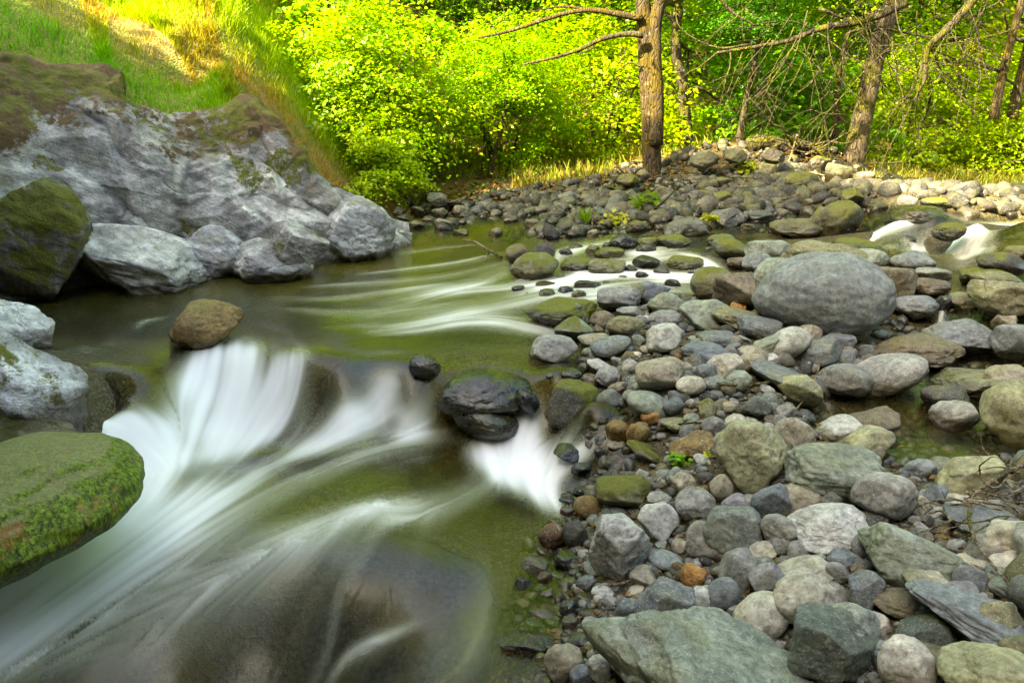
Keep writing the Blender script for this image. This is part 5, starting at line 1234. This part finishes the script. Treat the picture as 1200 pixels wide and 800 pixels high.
child('limb', b, 'twig', root)
b = Bag()
for L in (L1, L2, L3): twigs(b, L, r, 11, 1.0, .009, .10, 3, .15, .55)
for k in range(30):
    px0 = r.uniform(880, 1165); q = at_y(px0, r.uniform(-30, 60), YL-r.uniform(.2, 1.6)); e = branch_pts(q, (r.normal()*.5-.15, r.normal()*.2, -1), r.uniform(.9, 2.1), r, 14, .03, .10)
    b.add(*tube(e, np.linspace(.0075, .0022, 14), 5))
    for j in range(4):
        w = branch_pts(e[r.integers(3, 13)], (r.normal(), r.normal()*.4, -.5), r.uniform(.2, .6), r, 7, .06, .18); b.add(*tube(w, np.linspace(.005, .002, 7), 4))
child('twig', b, 'twig', root)
c = link('crown', CROWN[2], None, root); c.location = (1.2, 0, 3.2); c.scale = (1.1, 1.1, .9); c.color = (*LC['mid'], 1)

def thin_tree(name, pts, y, r0, r1, mat, label, cat, crown=None, leafcol='mid', ntw=8):
    P = pix_path(pts, y); root = empty(name, tuple(P[0])); tag(root, label, cat); b = Bag(); Q = limb(b, pts, y, r0, r1, 22, 10, .07); child('trunk', b, mat, root)
    if ntw:
        b = Bag(); twigs(b, Q, r, ntw, .7, r1*.6+.003, .0, 2); child('twig', b, 'twig', root)
    if crown is not None:
        k, zz, s = crown; c = link('crown', BUSH[k], None, root); c.location = (Q[-1]-Q[0])*zz; c.scale = (s, s, s*.8); c.color = (*LC[leafcol], 1)
thin_tree('sapling', [(864,176),(870,140),(880,90),(890,45),(897,-5),(902,-60)], 10.9, .045, .022, 'twig', 'black slender sapling standing on the far mound between the two big trees', 'tree', (0, .55, .55), 'deep', 10)
thin_tree('curved_tree', [(806,172),(803,140),(800,100),(792,60),(794,20),(800,-50)], 12.0, .10, .06, 'twig', 'dark curved trunk between the upright tree and the black sapling', 'tree', (1, .9, .9), 'deep', 6)
thin_tree('slanting_sapling', [(573,208),(580,180),(588,150),(596,100),(604,40)], 11.3, .04, .016, 'bark_gold', 'thin stem slanting out of the far bank left of the upright tree', 'tree', (2, .55, .6), 'bright', 8)
thin_tree('slanting_sapling', [(566,200),(568,170),(566,140),(560,90)], 11.5, .025, .012, 'twig', 'second thinner stem just left of the slanting stem', 'tree', None, 'mid', 5)
thin_tree('pale_tree', [(412,140),(414,90),(420,48),(428,10),(436,-40)], 13.0, .085, .06, 'bark_gold', 'pale trunk rising out of the shrubs near the top left', 'tree', None, 'mid', 3)
thin_tree('brown_tree', [(452,140),(456,80),(462,40),(468,-30)], 13.5, .06, .04, 'bark', 'brown trunk right of the pale trunk near the top', 'tree', None, 'mid', 4)
thin_tree('slanting_tree', [(1164,140),(1172,100),(1184,50),(1198,0),(1215,-60)], 11.6, .065, .04, 'bark_gold', 'slim slanting trunk near the right frame edge', 'tree', None, 'mid', 6)
thin_tree('slanting_tree', [(1186,140),(1194,100),(1206,50),(1222,-10)], 11.9, .075, .05, 'bark_gold', 'slim slanting trunk cut by the right frame edge', 'tree', None, 'mid', 6)
thin_tree('golden_sapling', [(978,165),(980,130),(984,90),(992,40)], 12.4, .05, .025, 'bark_gold', 'golden brown stem close to the left of the leaning trunk', 'tree', None, 'mid', 6)

# ------------------------------------------------------------------ driftwood, roots, twigs
def on_g(px, py, dz=0.0):
    q = on_surf(np.array([px], float), np.array([py], float), base_level)[0]; return q+np.array([0, 0, dz])
def wood(name, label, cat, paths, mat, grp=None):
    b = Bag()
    for pts, r0, r1 in paths:
        P = smooth_path(np.array(pts), 5*len(pts)); b.add(*tube(P, np.linspace(r0, r1, len(P)), 8, .06))
    me = b.mesh(name); o = link(name, me, M[mat]); tag(o, label, cat, grp); return o
# root tangle on the near right
paths = []; main = [on_g(1205, 575, .13), on_g(1178, 583, .12), on_g(1150, 598, .11), on_g(1134, 612, .10), on_g(1130, 640, .10), on_g(1142, 668, .09), on_g(1160, 690, .08), on_g(1182, 712, .07)]
paths.append((main, .008, .004))
for k in range(26):
    a = main[r.integers(0, 5)]+r.normal(size=3)*np.array([.05, .04, .015]); d = r.normal(size=3)*np.array([1, .6, .25])+np.array([.5, .1, 0]); paths.append((branch_pts(a, d, r.uniform(.12, .36), r, 7, .04, .3), .0042, .0013))
for k in range(12):
    a = on_g(1130+r.uniform(0, 75), 585+r.uniform(-15, 60), .10); paths.append((branch_pts(a, (r.normal(), r.normal()*.4, -.2), r.uniform(.12, .3), r, 7, .05, .25), .0035, .001))
wood('root_tangle', 'tangle of thin bleached roots lying on the stones at the right edge', 'roots', paths, 'drift')
wood('stick', 'straight bleached stick lying in front of the big whitish granite block', 'stick', [([on_g(706, 694, .03), on_g(730, 692, .035), on_g(760, 684, .05)], .006, .004)], 'drift', 'loose sticks')
wood('stick', 'bent twig leaning on the pale green-yellow boulder by the side pool', 'stick', [([on_g(926, 492, .02), on_g(938, 482, .05), on_g(948, 476, .10), on_g(958, 458, .17)], .005, .003)], 'drift', 'loose sticks')
wood('stick', 'thin stick across the gap behind the big round yellow-green boulder', 'stick', [([on_g(838, 462, .06), on_g(870, 462, .05), on_g(900, 460, .06)], .008, .006)], 'drift', 'loose sticks')
wood('stick', 'dark wet stick above the mossy bar-shaped stone', 'stick', [([on_g(772, 512, .04), on_g(800, 507, .05), on_g(836, 508, .06)], .006, .004)], 'twig', 'loose sticks')
A = on_surf(np.array([556., 572, 588]), np.array([295., 300, 304]), water)
wood('drift_branch', 'grey forked branch stuck in the stream left of the midstream mossy boulder', 'branch', [([A[0]+[0, 0, .10], A[1]+[0, 0, .06], A[2]+[0, 0, .02]], .012, .016), ([A[1]+[0, 0, .06], A[1]+[-.01, 0, -.02], A[1]+[-.04, 0, -.08]], .010, .008), ([A[0]+[0, 0, .10], A[0]+[-.12, .02, .12]], .01, .005)], 'drift')
wood('bleached_twig', 'bleached upright twig standing at the waterline of the far bar', 'branch', [([on_g(694, 270, 0), on_g(694, 270, .12)+[.0, 0, .05], on_g(696, 270, .35), on_g(693, 270, .55)], .010, .005), ([on_g(695, 270, .3), on_g(712, 262, .34)], .006, .003)], 'drift')
# root wad and fallen log on the mound
paths = [([at_y(876, 172, 10.5), at_y(900, 166, 10.5), at_y(920, 172, 10.45), at_y(945, 172, 10.4), at_y(975, 184, 10.3)], .10, .06), ([at_y(884, 160, 10.5), at_y(892, 168, 10.5), at_y(905, 172, 10.5)], .05, .07)]
for k in range(34):
    a = at_y(r.uniform(915, 962), r.uniform(166, 186), 10.35+r.normal()*.1); paths.append((branch_pts(a, (r.normal(), r.normal()*.5-.3, r.normal()*.5+.1), r.uniform(.25, .7), r, 7, .02, .22), .016, .004))
for k in range(26):
    a = on_g(r.uniform(690, 1060), r.uniform(192, 258), .05); d = r.normal(size=3)*np.array([1, .7, .18])
    wood('stick', None, 'stick', [(branch_pts(a, d, r.uniform(.25, .8), r, 7, .01, .14), .012, .005)], 'twig' if k % 3 else 'drift', 'sticks strewn over the far mound')['label'] = 'thin broken stick among the rubble of the far mound'
wood('root_wad', 'fallen dark log ending in a bristly root wad on the crest of the far mound', 'log', paths, 'twig')
wood('bleached_branch', 'long pale branch leaning from the root wad down over the mound', 'branch', [([at_y(934, 158, 10.2), at_y(926, 185, 10.0), at_y(915, 205, 9.8), at_y(910, 215, 9.75)], .012, .007)], 'drift')
wood('bleached_branch', 'pale branch arching between root wad and leaning tree', 'branch', [([at_y(942, 182, 10.2), at_y(965, 172, 10.2), at_y(985, 160, 10.2), at_y(1005, 150, 10.1)], .012, .006)], 'drift')
wood('bleached_branch', 'broken pale branch lying by the grey boulder at the far water edge', 'branch', [([on_g(792, 284, .05), on_g(806, 276, .10), on_g(818, 268, .22)], .012, .006)], 'drift')

# fallen leaves and bits of bark caught among the stones
r = np.random.default_rng(123); P, q = pix_points(NEAR, 700, 44); m = len(P); P = P+np.array([0, 0, .028]); tv = np.array([[.20, .11, .04]])*r.uniform(.4, 1.6, m)[:, None]
v, f, t = leaves(P, r.normal(size=(m, 3))*.35+np.array([0, 0, 1.]), .034, r, tv, aspect=.30)
o = link('leaf_litter', mesh_np('leaf_litter', v, f, False, dict(tint=t)), M['grass']); tag(o, 'brown dead leaves and bark bits caught in the gaps between the stones', 'leaf litter', kind='stuff')
n = 9000; yy = r.uniform(9.6, 15, n); xx = r.uniform(-.2, .95, n)*yy; P = np.stack([xx, yy, ground(xx, yy)+.03], 1); tv = np.array([[.24, .13, .045]])*r.uniform(.4, 1.5, n)[:, None]
v, f, t = leaves(P, r.normal(size=(n, 3))*.35+np.array([0, 0, 1.]), .075, r, tv)
o = link('leaf_litter', mesh_np('leaf_litter', v, f, False, dict(tint=t)), M['grass']); tag(o, 'brown fallen leaves strewn under the trees of the far bank', 'leaf litter', kind='stuff')
